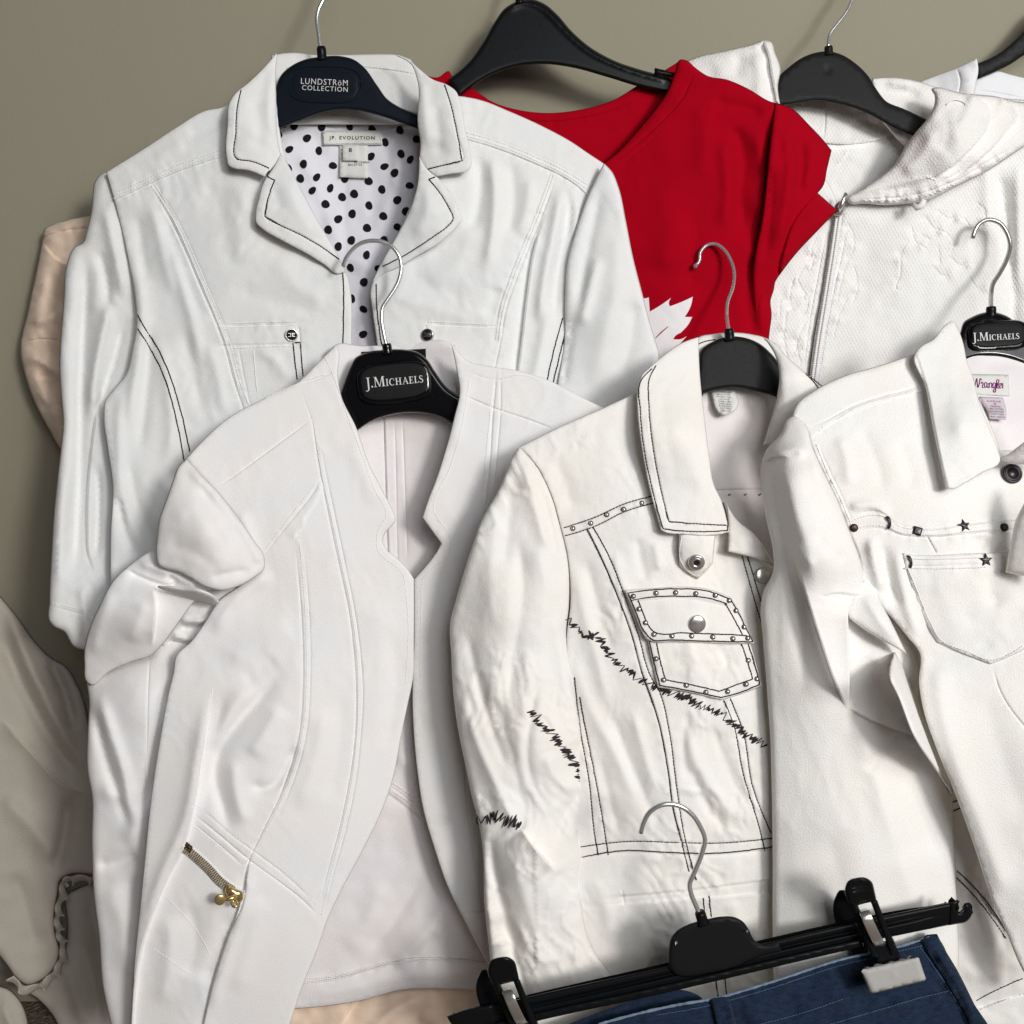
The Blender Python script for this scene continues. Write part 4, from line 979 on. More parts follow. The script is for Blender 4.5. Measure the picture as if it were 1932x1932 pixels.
hf = Patch('front_panel', HJ, M_honey, [(1596, 372, 1), (1628, 362), (1665, 352), (1720, 360), (1800, 330), (1860, 290), (1960, 240, 1), (2000, 240, 1), (2000, 760, 1), (1520, 760, 1), (1528, 715), (1545, 640), (1560, 560), (1576, 470), (1588, 405)],
           [(1595, 380, 64), (1545, 640, 78), (1530, 740, 84), (1700, 400, 72), (1800, 600, 84), (1940, 300, 72), (1940, 600, 86)], roll=(5, 2.5), res=7, seed=45,
           folds=[('g', [(1880, 310), (1890, 360), (1900, 420), (1905, 520)], -7, 14), ('g', [(1862, 300), (1866, 380), (1862, 470)], 4, 16), ('g', [(1920, 300), (1922, 420), (1918, 560)], 6, 12), ('g', [(1910, 480), (1912, 620), (1905, 720)], -6, 14), ('g', [(1700, 420), (1720, 520), (1700, 640)], 2.5, 40), ('g', [(1640, 420), (1630, 520), (1600, 620)], -2, 26), ('e', [(1600, 420), (1588, 480), (1570, 560), (1556, 640), (1545, 720)], .8, 1.0)] + PK_R,
           noise=[(.9, 60), (.35, 16)])
hl = Patch('front_panel', HJ, M_honey, [(1470, 320, 1), (1560, 340, 1), (1580, 392), (1574, 430), (1560, 500), (1548, 570), (1535, 640), (1520, 760, 1), (1380, 760, 1), (1400, 420, 1)], [(1570, 400, 62), (1535, 640, 76), (1450, 640, 76), (1480, 400, 62), (1500, 760, 82)], roll=(5, 2.5), res=7, seed=46, folds=[('e', [(1560, 430), (1545, 510), (1528, 600), (1516, 700)], .8, 1.0)] + PK_L, noise=[(1.0, 45), (.5, 14)])
# zip of the hooded jacket
zp = HJ
def zrun(pts, d): 
    ln = spline(pts, 2.0)
    return ln
zt = Patch('zip_tape', HJ, M_tee, [(1574, 404, 1), (1590, 404, 1), (1582, 470), (1568, 560), (1556, 640), (1543, 740, 1), (1524, 740, 1), (1536, 640), (1550, 560), (1564, 470)], [(1582, 405, 67), (1546, 640, 81), (1534, 740, 87)], roll=(3, 1.2), res=6, thick=.8, seed=47)
for off in (-3.2, 3.2):
    ln = spline([(1582 + off, 406), (1573 + off, 470), (1559 + off, 560), (1546 + off, 640), (1533 + off, 738)], 1.2)
    run = np.arange(len(ln)) * 1.2
    tube('zip_coil', HJ, M_wthread, zt.at(ln[:, 0], ln[:, 1], 0.8 + 0.25 * np.sin(run / 4.2 * 2 * math.pi)), (1.15 + 0.25 * np.sin(run / 4.2 * 2 * math.pi)) / 1000, 6)
zs = Patch('zip_slider', HJ, M_steel, [(1576, 385), (1587, 378), (1595, 384), (1592, 400), (1587, 408, 1), (1574, 407, 1)], 76, roll=(4, 3), res=5, thick=3)
tube('zip_pull', HJ, M_steel, P([1584, 1588, 1592, 1596, 1594], [396, 386, 374, 368, 364], [79, 81, 80, 79, 78]), np.array([2.0, 2.4, 1.5, 2.1, 1.2]) / 1000, 8)
# rolled hood on the inner side
Patch('hood', HJ, M_fleece, [(1640, 200, 1), (1645, 148, 1), (1688, 146), (1735, 154), (1790, 172), (1850, 180), (1900, 186), (1990, 190, 1), (1990, 290, 1), (1760, 330, 1), (1690, 260, 1)], (140, 46, 330, 62), roll=(8, 4), res=8, seed=48, folds=[('g', [(1650, 165), (1700, 172), (1740, 185)], -3, 12), ('g', [(1670, 155), (1720, 162)], 3, 9)], noise=[(1, 30)])
hd = Patch('hood', HJ, M_fleece, [(1757, 168), (1763, 180), (1763, 196), (1752, 220), (1725, 253), (1708, 277), (1688, 310), (1661, 333), (1621, 360), (1598, 376), (1604, 384), (1628, 384), (1670, 387), (1705, 385), (1755, 377), (1808, 350), (1855, 327), (1932, 277), (1990, 240, 1), (1990, 190, 1), (1921, 192), (1880, 182), (1840, 178), (1818, 176), (1790, 169), (1770, 165)],
           [(1756, 170, 84), (1725, 255, 86), (1600, 376, 76), (1700, 385, 86), (1850, 325, 88), (1960, 250, 84), (1900, 200, 80), (1800, 250, 104), (1760, 320, 98)], roll=(9, 7), res=6, seed=49,
           folds=[('s', [(1820, 177), (1850, 190), (1868, 212), (1862, 240), (1830, 282), (1790, 318), (1760, 338)], 7, 40, 10, (.08, .2)), ('s', [(1880, 183), (1912, 200), (1921, 216), (1900, 246), (1860, 290), (1815, 326)], 6, 24, 10, (.08, .2)),
                  ('g', [(1775, 200), (1790, 250), (1770, 290)], -4, 20), ('g', [(1760, 240), (1740, 290), (1700, 330)], 4, 16), ('s', [(1610, 368), (1660, 356), (1720, 338), (1765, 330)], 2.0, 14, 14), ('e', [(1620, 376), (1680, 374), (1750, 362), (1810, 338), (1870, 302), (1930, 268)], .8, 2.2), ('e', [(1640, 370), (1700, 362), (1770, 346), (1830, 312)], .5, 1.6), ('g', [(1660, 362), (1720, 352), (1780, 332)], -3, 7)], noise=[(.5, 40), (.6, 12, .4, 2, 'w')])
squiggle(hd, [(1625, 378), (1680, 378), (1750, 368), (1805, 345)], 1.5, 9, .8)
squiggle(hd, [(1720, 336), (1750, 334), (1764, 340)], 1.2, 8, .7)
ln = spline([(1786, 197), (1798, 189), (1812, 190), (1824, 197)], 2)
tube('loose_thread', hd.obj, M_wthread, hd.at(ln[:, 0], ln[:, 1], 1.4), 0.0004, 5)
tube('cord_knot', HJ, M_fleece, P([1722, 1730, 1738, 1742, 1738], [384, 392, 388, 380, 376], [90, 94, 95, 94, 92]), np.array([1.5, 2.6, 3.0, 2.6, 1.5]) / 1000, 8)
DOFF = 14
# ------------------------------------------------------------------ white blazer with gold zip
def B1(y): return 130 + 0.075 * (y - 650)
BZ = thing('blazer', 640, 1920, 60, 'white blazer with notched front edges and a small gold zip', 'blazer', 'white jackets on hangers')
bk = Patch('back_panel', BZ, M_crepe_in, [(620, 662, 1), (634, 650), (680, 652), (760, 650), (850, 648), (866, 664, 1), (880, 760, 1), (870, 900), (860, 1010), (840, 1100), (790, 1400), (830, 1520), (930, 1700), (960, 1880, 1), (917, 1871), (837, 1866), (761, 1868), (677, 1889), (610, 1899), (530, 1905, 1), (540, 1750), (640, 1620), (740, 1450), (740, 1250), (720, 1080), (670, 950), (630, 800)],
           lambda x, y: B1(y) - 16 - 14 * np.exp(-((x - 750) / 90) ** 2) * np.clip((1250 - y) / 300, 0, 1) - 8 * np.clip((y - 1300) / 300, 0, 1), roll=(5, 2), res=8, seed=51,
           folds=[('e', [(724, 780), (728, 900), (731, 1000), (735, 1100)], 1.3, .2), ('e', [(744, 780), (747, 900), (750, 1057), (752, 1100)], .8, .2), ('e', [(759, 780), (763, 900), (769, 1067)], .8, .2),
                  ('s', [(725, 780), (728, 900), (733, 1080)], -2.0, 30, 10, (0, 0)), ('e', [(735, 1484), (765, 1505), (800, 1535)], .9, .6), ('s', [(738, 1500), (765, 1520), (800, 1550)], -2, 10, 30, (0, 0)), ('g', [(745, 1430), (790, 1450)], 2, 14),
                  ('g', [(800, 1640), (740, 1740), (690, 1800)], -4, 16), ('g', [(850, 1690), (790, 1780), (740, 1830)], 4, 18), ('g', [(720, 1660), (690, 1740), (650, 1800)], 3.5, 24), ('g', [(830, 1760), (770, 1830)], -3, 14),
                  ('e', [(560, 1852), (644, 1842), (700, 1826), (761, 1811), (844, 1809), (930, 1816)], 1.2, 1.0), ('g', [(640, 668), (750, 676), (860, 664)], -3, 10), ('g', [(570, 1880), (644, 1868), (761, 1842), (850, 1838), (940, 1846)], 2, 14)],
           noise=[(1.2, 70), (.3, 20)])
for dy in (0, 6):
    stitch(bk, [(565, 1849 + dy), (644, 1839 + dy), (700, 1823 + dy), (761, 1808 + dy), (844, 1806 + dy), (925, 1812 + dy)], M_wthread, 0.65, 4.5)
stitch(bk, [(742, 1478), (768, 1496), (796, 1520)], M_wthread, 0.5, 4.5)
stitch(bk, [(742, 1494), (768, 1512), (796, 1536)], M_wthread, 0.5, 4.5)
bl = Patch('brand_label', BZ, M_ink, [(682, 664, 1), (803, 658, 1), (804, 690, 1), (682, 690, 1)], lambda x, y: bk.h(x, y) + 1.5, roll=(2, .4), res=8, thick=.5)
# lower sleeve: the forearm below, the upper lobe folded over it
b_fa = Patch('sleeve', BZ, M_crepe, [(160, 1235, 1), (164, 1290), (168, 1320), (166, 1371), (165, 1455), (173, 1500), (173, 1588), (177, 1688), (187, 1771), (193, 1855), (212, 1945), (225, 2000, 1), (340, 2000, 1), (340, 1700), (360, 1400), (370, 1250), (360, 1200, 1), (260, 1210, 1)],
             [(165, 1250, 164), (170, 1500, 194), (195, 1850, 216), (320, 1850, 226), (330, 1400, 196), (340, 1230, 172), (250, 1320, 196)], roll=(12, 5), res=6.5, seed=52,
             folds=[('e', [(283, 1235), (279, 1300), (277, 1400), (275, 1500)], 1.0, .3), ('g', [(185, 1300), (205, 1370), (232, 1450), (250, 1540)], 6, 16, 12), ('g', [(172, 1320), (196, 1420), (225, 1510), (245, 1570)], -5, 11, 11), ('g', [(312, 1280), (302, 1360), (288, 1450), (268, 1540)], -7, 12),
                    ('g', [(180, 1490), (225, 1505), (252, 1540), (238, 1600)], 4, 18), ('g', [(180, 1630), (220, 1628), (262, 1610)], -4.5, 15), ('g', [(200, 1660), (230, 1750), (240, 1850)], 4, 26), ('g', [(240, 1640), (255, 1720), (250, 1800)], -3, 18), ('g', [(178, 1270), (240, 1250), (300, 1230)], -5, 12)], noise=[(.9, 70), (.2, 20)])
b_gs = Patch('sleeve_gusset', BZ, M_crepe, [(450, 1110, 1), (380, 1120), (340, 1150), (315, 1190), (305, 1215), (330, 1228), (370, 1230, 1), (440, 1200, 1)], [(450, 1120, 176), (315, 1200, 172), (380, 1225, 168), (390, 1160, 176)], roll=None, res=5, seed=53,
             folds=[('g', [(338, 1168), (368, 1172), (400, 1166)], 5, 6), ('g', [(335, 1180), (365, 1186), (395, 1180)], -5, 5), ('g', [(325, 1196), (350, 1206), (372, 1204)], 5, 6), ('g', [(315, 1208), (335, 1217), (352, 1222)], -6, 4), ('g', [(350, 1140), (380, 1146), (410, 1142)], -4, 6)], noise=[(1.5, 18)])
b_ls = Patch('sleeve', BZ, M_crepe, [(310, 1030), (267, 1049), (247, 1064), (217, 1091), (187, 1144), (167, 1191), (159, 1227), (159, 1254), (163, 1286), (170, 1292), (205, 1268), (245, 1250), (286, 1236), (305, 1218), (325, 1192), (346, 1162), (366, 1136), (380, 1122), (430, 1105, 1), (420, 1060, 1), (360, 1040)],
             [(290, 1060, 184), (165, 1230, 182), (175, 1285, 182), (290, 1230, 190), (370, 1130, 192), (400, 1090, 192), (240, 1170, 200)], roll=(6, 2), res=6, seed=152,
             folds=[('s', [(240, 1074), (270, 1087), (300, 1098), (328, 1100), (332, 1092)], -5, 20, 24, (.2, .1)), ('g', [(256, 1060), (290, 1070), (330, 1086), (375, 1106)], 6, 10, 10, (.2, .1)), ('g', [(318, 1088), (328, 1094), (326, 1098)], -6, 4, 4, (0, 0)),
                    ('s', [(296, 1106), (291, 1116), (293, 1130), (293, 1150), (290, 1190), (287, 1222)], 6, 30, 12, (.1, .3)), ('g', [(272, 1130), (262, 1170), (245, 1215)], 3, 18), ('g', [(215, 1110), (190, 1170), (176, 1240)], 3, 14)], noise=[(.9, 60), (.2, 20)])
b_pl = Patch('sleeve_pleat', BZ, M_crepe, [(297, 1108, 1), (312, 1106), (345, 1110), (380, 1114), (408, 1128), (415, 1138), (405, 1142), (385, 1138), (352, 1130), (318, 1118)], [(300, 1110, 204), (410, 1135, 206), (350, 1118, 210)], roll=(8, 6), res=4.5, seed=153)
# front panel on the outer side
bf = Patch('front_panel', BZ, M_crepe, [(634, 651, 1), (616, 668), (597, 687), (567, 717), (500, 751), (433, 787), (383, 831), (351, 866, 1), (380, 900), (430, 960), (470, 1020), (490, 1070), (457, 1102), (413, 1134), (387, 1174), (360, 1211), (333, 1237), (327, 1270), (320, 1298), (300, 1405), (283, 1521), (273, 1621), (263, 1721), (253, 1821), (247, 1932), (244, 2000, 1), (520, 2000, 1), (547, 1932), (567, 1871), (600, 1788), (617, 1738), (644, 1680), (684, 1605), (717, 1538), (741, 1471), (757, 1388), (771, 1321), (778, 1288), (781, 1200), (781, 1092, 1), (767, 1071), (731, 1039, 1), (722, 1024, 1), (723, 1014), (746, 976), (743, 968), (721, 924), (697, 877), (671, 804), (644, 747), (637, 700), (640, 668)],
           [(634, 655, 138), (560, 725, 146), (360, 868, 172), (420, 800, 160), (640, 720, 144), (745, 972, 166), (722, 1018, 168), (781, 1092, 168), (778, 1300, 182), (740, 1470, 200), (640, 1690, 226), (550, 1930, 250), (250, 1930, 246), (280, 1540, 222), (330, 1260, 198), (470, 1080, 182), (560, 1000, 180), (560, 1350, 206), (440, 1600, 232), (420, 1450, 218)], roll=(4, 1.3), res=6.5, seed=54, thick=2.0,
           folds=[('e', [(565, 722), (575, 755), (587, 790), (596, 840), (605, 900), (620, 977), (640, 1071), (657, 1150), (666, 1220), (671, 1300), (669, 1388), (655, 1488), (637, 1571), (616, 1650), (600, 1732)], 1.5, .2), ('e', [(598, 800), (616, 900), (632, 977), (652, 1071), (668, 1150), (678, 1220), (684, 1300), (680, 1388), (668, 1488), (650, 1571), (628, 1650), (608, 1735)], .9, .15),
                  ('e', [(587, 792), (540, 825), (490, 862), (440, 898), (408, 920)], 1.3, .2), ('e', [(630, 700), (605, 712), (570, 722)], .9, .3), ('e', [(607, 901), (590, 930), (560, 968), (530, 1005), (495, 1050)], .9, .3),
                  ('s', [(607, 903), (604, 925), (585, 960), (575, 975), (572, 990), (558, 1006), (555, 1020)], 1.5, 14, 6, (.1, .1)), ('e', [(556, 1012), (562, 1077), (569, 1177), (571, 1288), (563, 1388), (533, 1488), (493, 1571), (470, 1621), (457, 1705), (427, 1771), (400, 1855), (383, 1932), (375, 1990)], 1.8, .2), ('e', [(570, 1015), (577, 1077), (584, 1177), (585, 1288), (577, 1388), (547, 1490), (508, 1573)], .5, .3),
                  ('e', [(363, 1535), (400, 1565), (430, 1590), (467, 1621), (520, 1660), (560, 1690), (604, 1731)], 1.5, .3), ('e', [(368, 1518), (405, 1548), (436, 1574), (475, 1604), (530, 1645), (600, 1710)], .7, .2), ('e', [(365, 1555), (420, 1600), (462, 1636)], .7, .2),
                  ('s', [(402, 1290), (396, 1331), (380, 1430), (363, 1535), (347, 1598), (317, 1655), (290, 1720), (267, 1795), (255, 1880), (250, 1960)], 4.5, 34, 16, (.2, .0)), ('g', [(392, 1300), (370, 1430), (350, 1540), (305, 1650), (262, 1780)], 3, 12, 10), ('g', [(424, 1300), (402, 1420), (384, 1540)], -2.5, 13),
                  ('g', [(540, 1255), (500, 1305), (450, 1360), (416, 1412), (406, 1462), (418, 1520), (442, 1585)], -6.5, 12, 19, (.25, .2)), ('g', [(470, 1290), (430, 1350), (398, 1420)], 3, 19), ('g', [(468, 1470), (490, 1488), (515, 1482), (538, 1450), (556, 1400)], -5, 13, 11), ('g', [(530, 1330), (495, 1390), (470, 1430)], 5, 18, 24), ('g', [(440, 1430), (446, 1500), (466, 1560)], 3.5, 16), ('g', [(612, 1330), (596, 1430), (560, 1530)], 3.5, 20), ('g', [(640, 1300), (640, 1400), (618, 1520)], -2.5, 20),
                  ('s', [(378, 1960), (384, 1932), (402, 1855), (429, 1770), (455, 1700), (470, 1622)], 4.5, 36, 14, (.0, .15)), ('g', [(396, 1930), (414, 1855), (441, 1770), (466, 1700), (480, 1630)], 2.5, 10), ('g', [(440, 1720), (410, 1790), (385, 1860)], -3, 18), ('g', [(490, 1680), (470, 1780), (440, 1880)], 3, 26), ('g', [(350, 1700), (370, 1780), (350, 1850)], -4, 22), ('g', [(310, 1720), (320, 1800), (300, 1900)], 4, 20),
                  ('g', [(660, 820), (690, 900), (715, 960)], 1.5, 16), ('g', [(450, 960), (470, 1010), (484, 1060)], 3, 14), ('g', [(520, 1080), (470, 1110), (430, 1150), (400, 1200)], 4, 16), ('g', [(560, 1180), (500, 1200), (430, 1260)], 3, 30), ('g', [(520, 1240), (460, 1290)], -3, 24), ('g', [(700, 1100), (720, 1250), (700, 1400)], 2, 30), ('g', [(740, 1180), (745, 1300), (725, 1420)], -2, 18)],
           noise=[(.6, 150), (.45, 20, 1.3, 4, 'w')])
for q in ([(612, 672), (625, 700), (650, 770), (680, 850), (705, 920), (728, 972), (712, 1006), (712, 1035), (760, 1085), (766, 1120), (765, 1290)], [(592, 800), (608, 900), (626, 977), (646, 1071), (663, 1150), (676, 1290), (673, 1388), (661, 1488), (643, 1571), (606, 1726)], [(600, 905), (560, 958), (500, 1036)], [(564, 1016), (570, 1077), (577, 1177), (578, 1288), (570, 1388), (540, 1488), (500, 1571)], [(474, 1604), (530, 1645), (598, 1708)], [(368, 1518), (405, 1548), (462, 1592)], [(366, 1558), (420, 1602), (455, 1628)], [(500, 752), (540, 733), (565, 722), (620, 706)], [(310, 1690), (380, 1770), (395, 1800)], [(290, 1790), (360, 1840)], [(400, 1300), (393, 1380), (372, 1500)]):
    stitch(bf, q, M_wthread, 0.30, 6, lift=0.1)
# sleeve head
Patch('sleeve_head', BZ, M_crepe, [(352, 866, 1), (338, 878), (327, 904), (313, 944), (300, 981), (296, 1011), (294, 1044), (299, 1066), (313, 1073), (335, 1078), (360, 1091), (385, 1106), (420, 1114), (457, 1103), (482, 1088), (497, 1075), (498, 1048), (480, 1020), (450, 977), (417, 934), (384, 900)],
      [(352, 868, 184), (296, 1020, 200), (360, 1090, 206), (490, 1075, 196), (450, 980, 192), (390, 990, 212), (400, 1050, 212), (350, 950, 204)], roll=(7, 2.6), res=6, seed=55, thick=2,
      folds=[('g', [(375, 905), (395, 950), (420, 1000), (450, 1040)], -2.5, 14), ('g', [(352, 885), (392, 920), (433, 970), (474, 1028), (490, 1065)], 3, 8, 8, (.1, .05)), ('g', [(310, 1025), (360, 1040), (420, 1078)], -2, 18), ('g', [(395, 1092), (430, 1083), (475, 1076)], -3, 8)], noise=[(1, 50), (.25, 18)])
# front panel on the inner side
br = Patch('front_panel', BZ, M_crepe, [(851, 647, 1), (864, 664), (877, 677), (931, 692), (977, 699), (1027, 714), (1101, 751), (1160, 780, 1), (1160, 900, 1), (1000, 1000), (960, 1300), (980, 1600), (990, 1850, 1), (945, 1850, 1), (921, 1818), (904, 1788), (877, 1738), (844, 1671), (821, 1605), (797, 1521), (787, 1455), (778, 1340), (781, 1200), (781, 1093, 1), (824, 1041), (833, 1026, 1), (797, 977, 1), (804, 954), (824, 901), (844, 837), (857, 787), (867, 741), (860, 690)],
           [(855, 655, 138), (1100, 755, 150), (865, 745, 146), (798, 977, 166), (832, 1026, 166), (781, 1095, 166), (780, 1300, 180), (840, 1660, 212), (930, 1830, 226), (950, 1000, 166), (930, 1400, 190), (900, 1200, 180)], roll=(4, 1.3), res=7, seed=56, thick=2.0,
           folds=[('e', [(872, 745), (930, 770), (990, 790), (1050, 812)], 1.4, .2), ('e', [(936, 692), (934, 730), (930, 772), (925, 850), (915, 950), (900, 1050)], 1.4, .2), ('e', [(944, 694), (944, 772), (938, 850), (928, 950)], .7, .2), ('e', [(874, 1300), (876, 1450), (890, 1600), (915, 1720)], 1.0, .2), ('e', [(865, 1726), (890, 1722), (920, 1716)], 1.0, .4), ('e', [(880, 700), (930, 716), (980, 712)], .4, .4),
                  ('g', [(830, 1150), (830, 1300), (840, 1450)], 2.5, 24), ('g', [(860, 1300), (865, 1450), (885, 1600)], -2, 16), ('g', [(880, 700), (870, 760), (855, 850)], 2.0, 16)], noise=[(.6, 150), (.45, 20, 1.3, 4, 'w')])
for q in ([(885, 716), (872, 800), (850, 880), (818, 960), (850, 1020), (850, 1034), (797, 1096), (795, 1140), (793, 1300)], [(925, 775), (918, 850), (908, 950)], [(944, 715), (985, 708), (1020, 720)]):
    stitch(br, q, M_wthread, 0.30, 6, lift=0.1)
# gold zip
zpath = [(349, 1600), (370, 1617), (395, 1640), (415, 1662), (440, 1680), (456, 1690)]
zl = spline(zpath, 4.2)
ztp = Patch('zip_tape', BZ, M_crepe, stroke(zpath, [20, 21, 21, 21], 5), lambda x, y: bf.h(x, y) + 1.0, roll=(2, .5), res=6, thick=.5)
dz = np.gradient(zl, axis=0); dz /= np.linalg.norm(dz, axis=1)[:, None]
nz = np.stack([-dz[:, 1], dz[:, 0]], 1)
V = []; F = []
for i in range(len(zl) - 4):
    for sgn in (-1, 1):
        c = zl[i] + dz[i] * (1.0 if sgn > 0 else -1.0)
        for z0, z1 in ((0.6, 2.0),):
            b_ = len(V)
            for z in (z0, z1):
                for (a_, w_) in ((-1.25, .3), (1.25, .3), (1.25, 8.0), (-1.25, 8.0)):
                    q = c + dz[i] * a_ + nz[i] * w_ * sgn
                    V.append(tuple(bf.at([q[0]], [q[1]], z + 0.8)[0]))
            fs = [(0, 1, 2, 3), (7, 6, 5, 4), (0, 4, 5, 1), (1, 5, 6, 2), (2, 6, 7, 3), (3, 7, 4, 0)]
            F += [tuple(b_ + k for k in f) for f in fs]
o = link('zip_teeth', mesh_from('zip_teeth', V, F, False), BZ, M_gold); o['kind'] = 'stuff'
Patch('zip_stop', BZ, M_bronze, [(352, 1588, 1), (364, 1598, 1), (358, 1610, 1), (346, 1600, 1)], lambda x, y: bf.h(x, y) + 3.0, roll=(3, 1.5), res=5, thick=2)
Patch('zip_slider', BZ, M_gold, [(428, 1668), (444, 1676), (458, 1684), (457, 1700), (446, 1706), (434, 1698), (424, 1684)], lambda x, y: bf.h(400 + 0 * x, 1650 + 0 * y) + 11, roll=(5, 3), res=4, thick=2.5, folds=[('g', [(432, 1678), (452, 1694)], 1.5, 4)])
tube('zip_pull', BZ, M_gold, P([446, 438, 430, 422], [1690, 1694, 1697, 1695], [248, 250, 251, 250]), np.array([1.7, 2.2, 1.8, 1.5]) / 1000, 10)
tube('zip_ring', BZ, M_gold, P(*np.array([(443 + 5 * math.cos(t), 1705 + 6 * math.sin(t), 250 + 2 * math.sin(t)) for t in np.linspace(0, 6.28, 18)]).T), 0.0011, 8)
me = lathe_mesh('zip_charm', [(4.0, -.8), (4.4, 0.0), (4.2, .9), (3.4, 1.3), (0.1, 1.5)], 24); me.materials.append(M_gold)
place('zip_charm', me, BZ, P(415, 1697, 252), (0.25, -1, 0.1))
DOFF = 0
DOFF = 10
# ------------------------------------------------------------------ cream studded denim jacket
SJ = thing('denim_jacket', 1280, 1900, 60, 'cream white jacket with silver studs, black double stitching and scribbled zigzag embroidery', 'jacket', 'white jackets on hangers')
def S1(y): return np.interp(y, [600, 640, 850, 1000, 1932], [150, 160, 192, 212, 290])
sbk = Patch('back_panel', SJ, M_cream_in, [(1300, 650, 1), (1320, 640), (1400, 632), (1470, 650, 1), (1490, 760, 1), (1500, 1080, 1), (1330, 1080, 1), (1300, 800, 1)], lambda x, y: S1(y) - 26, roll=(4, 1), res=9, seed=61,
            folds=[('e', [(1330, 925), (1400, 924), (1490, 922)], 1.2, .5), ('s', [(1330, 926), (1400, 925), (1490, 923)], -1.6, 4, 26, (0, 0)), ('g', [(1370, 800), (1400, 860), (1440, 900)], 1.5, 30), ('g', [(1340, 700), (1400, 690), (1460, 700)], -2, 12)], noise=[(1.0, 60), (.3, 18)])
for x in (1375, 1405, 1432):
    drape('stud_back', sbk.h, [ellipse(x, 934, 1.8, 1.4, .4, 8), ellipse(x + 2.6, 932.5, 1.2, 1.8, 0, 8)], sbk.obj, M_bronze, .5)
sc = Patch('collar_stand', SJ, M_cream, [(1304, 652, 1), (1318, 636), (1345, 630), (1380, 627), (1415, 630), (1450, 640), (1480, 668, 1), (1488, 760, 1), (1462, 720), (1440, 670), (1400, 650), (1340, 655), (1312, 700, 1)], lambda x, y: S1(y) - 14, roll=(5, 3), res=7, seed=62, noise=[(.6, 25)])
stitch(sc, [(1316, 650), (1328, 645), (1350, 641)], M_thread_brown, .45)
ct = Patch('care_label', SJ, M_label, [(1342, 738, 1), (1386, 738, 1), (1394, 762), (1388, 774), (1374, 782), (1362, 784), (1350, 770)], lambda x, y: S1(y) - 20 + 5 * smooth((y - 745) / 40), roll=(3, 1.5), res=6, thick=.5, noise=[(.8, 14)])
for k in range(9):
    w = [30, 26, 28, 20, 24, 24, 26, 22, 18][k]
    lettering('lettering', ['XXXXXX', '100% COTTON', 'MACHINE WASH', 'COLD WATER', 'TUMBLE DRY', 'WARM IRON', 'DO NOT BLEACH', 'CUT HERE', 'RN 100'][k] if k else 'COTTON', ct.obj, M_grey_ink, ct.h, 1364 + k * .8, 740 + k * 4.4, w, 0.08, .3, 2.6)
# sleeve
ss = Patch('sleeve', SJ, M_cream, [(980, 843, 1), (966, 862), (954, 894), (937, 931), (911, 977), (891, 1031), (874, 1084), (857, 1144), (851, 1166), (852, 1244), (854, 1290), (861, 1355), (877, 1438), (891, 1505), (904, 1555), (911, 1605), (914, 1705), (921, 1771), (928, 1830), (950, 1900), (965, 1960, 1), (1150, 1960, 1), (1151, 1838), (1127, 1805), (1107, 1761), (1097, 1705), (1092, 1671), (1097, 1638), (1097, 1612), (1089, 1571), (1094, 1528), (1103, 1490), (1104, 1470), (1098, 1400), (1082, 1290), (1074, 1244), (1069, 1191), (1074, 1144), (1071, 1054), (1057, 994), (1037, 927), (1011, 877)],
           [(980, 848, 212), (1040, 930, 214), (1070, 1060, 220), (860, 1160, 222), (960, 1160, 244), (1070, 1200, 226), (870, 1400, 240), (1000, 1400, 264), (1095, 1450, 246), (910, 1650, 262), (1010, 1650, 282), (1090, 1650, 262), (940, 1900, 284), (1130, 1850, 282)], roll=(13, 6), res=5.2, seed=63,
           folds=[('g', [(985, 860), (1000, 920), (1020, 990), (1040, 1050)], 4.68, 16, 14), ('g', [(1015, 900), (1032, 970), (1050, 1050)], -3.12, 12), ('g', [(965, 900), (960, 980), (950, 1080)], -3.12, 18), ('g', [(940, 960), (925, 1080), (930, 1200)], 3.12, 22), ('g', [(975, 1000), (985, 1100), (970, 1230), (955, 1330)], -4.68, 18), ('g', [(1010, 1020), (1030, 1120), (1010, 1240)], 4.68, 22),
                  ('g', [(880, 1180), (900, 1280), (930, 1380), (965, 1470)], -3.9, 14), ('g', [(870, 1300), (900, 1400), (945, 1500), (990, 1590)], 4.68, 16, 12), ('g', [(930, 1300), (960, 1400), (985, 1500), (1010, 1560)], -3.9, 18, 14), ('g', [(1040, 1150), (1060, 1250), (1075, 1350)], 3.12, 14), ('g', [(1010, 1280), (1000, 1350), (995, 1440), (1010, 1500)], -3.9, 9, 12),
                  ('g', [(1030, 1420), (1060, 1480), (1095, 1490)], 3.9, 14), ('g', [(1100, 1490), (1070, 1530), (1050, 1590)], -3.12, 12), ('s', [(985, 1565), (1010, 1600), (1032, 1625), (1046, 1645)], 8, 24, 20, (.2, .2)), ('g', [(1046, 1645), (1070, 1670), (1085, 1690)], -3.12, 12), ('g', [(925, 1560), (930, 1640), (950, 1720), (975, 1800)], -5.46, 13, 13, (.2, .1)), ('g', [(960, 1600), (985, 1680), (1010, 1760), (1020, 1850)], 4.68, 22), ('g', [(910, 1600), (920, 1700), (930, 1800)], 3.9, 10), ('g', [(940, 1720), (965, 1790), (985, 1860), (995, 1920)], -4.68, 11, 12), ('g', [(1040, 1660), (1065, 1740), (1100, 1830)], 2.34, 30), ('c', [(1010, 1560), (1011, 1620), (1014, 1760), (1012, 1850)], 1.5, 3, 16)],
           noise=[(1.0, 80), (2.0, 15, 1.15, 4, 'w'), (.2, 12)])
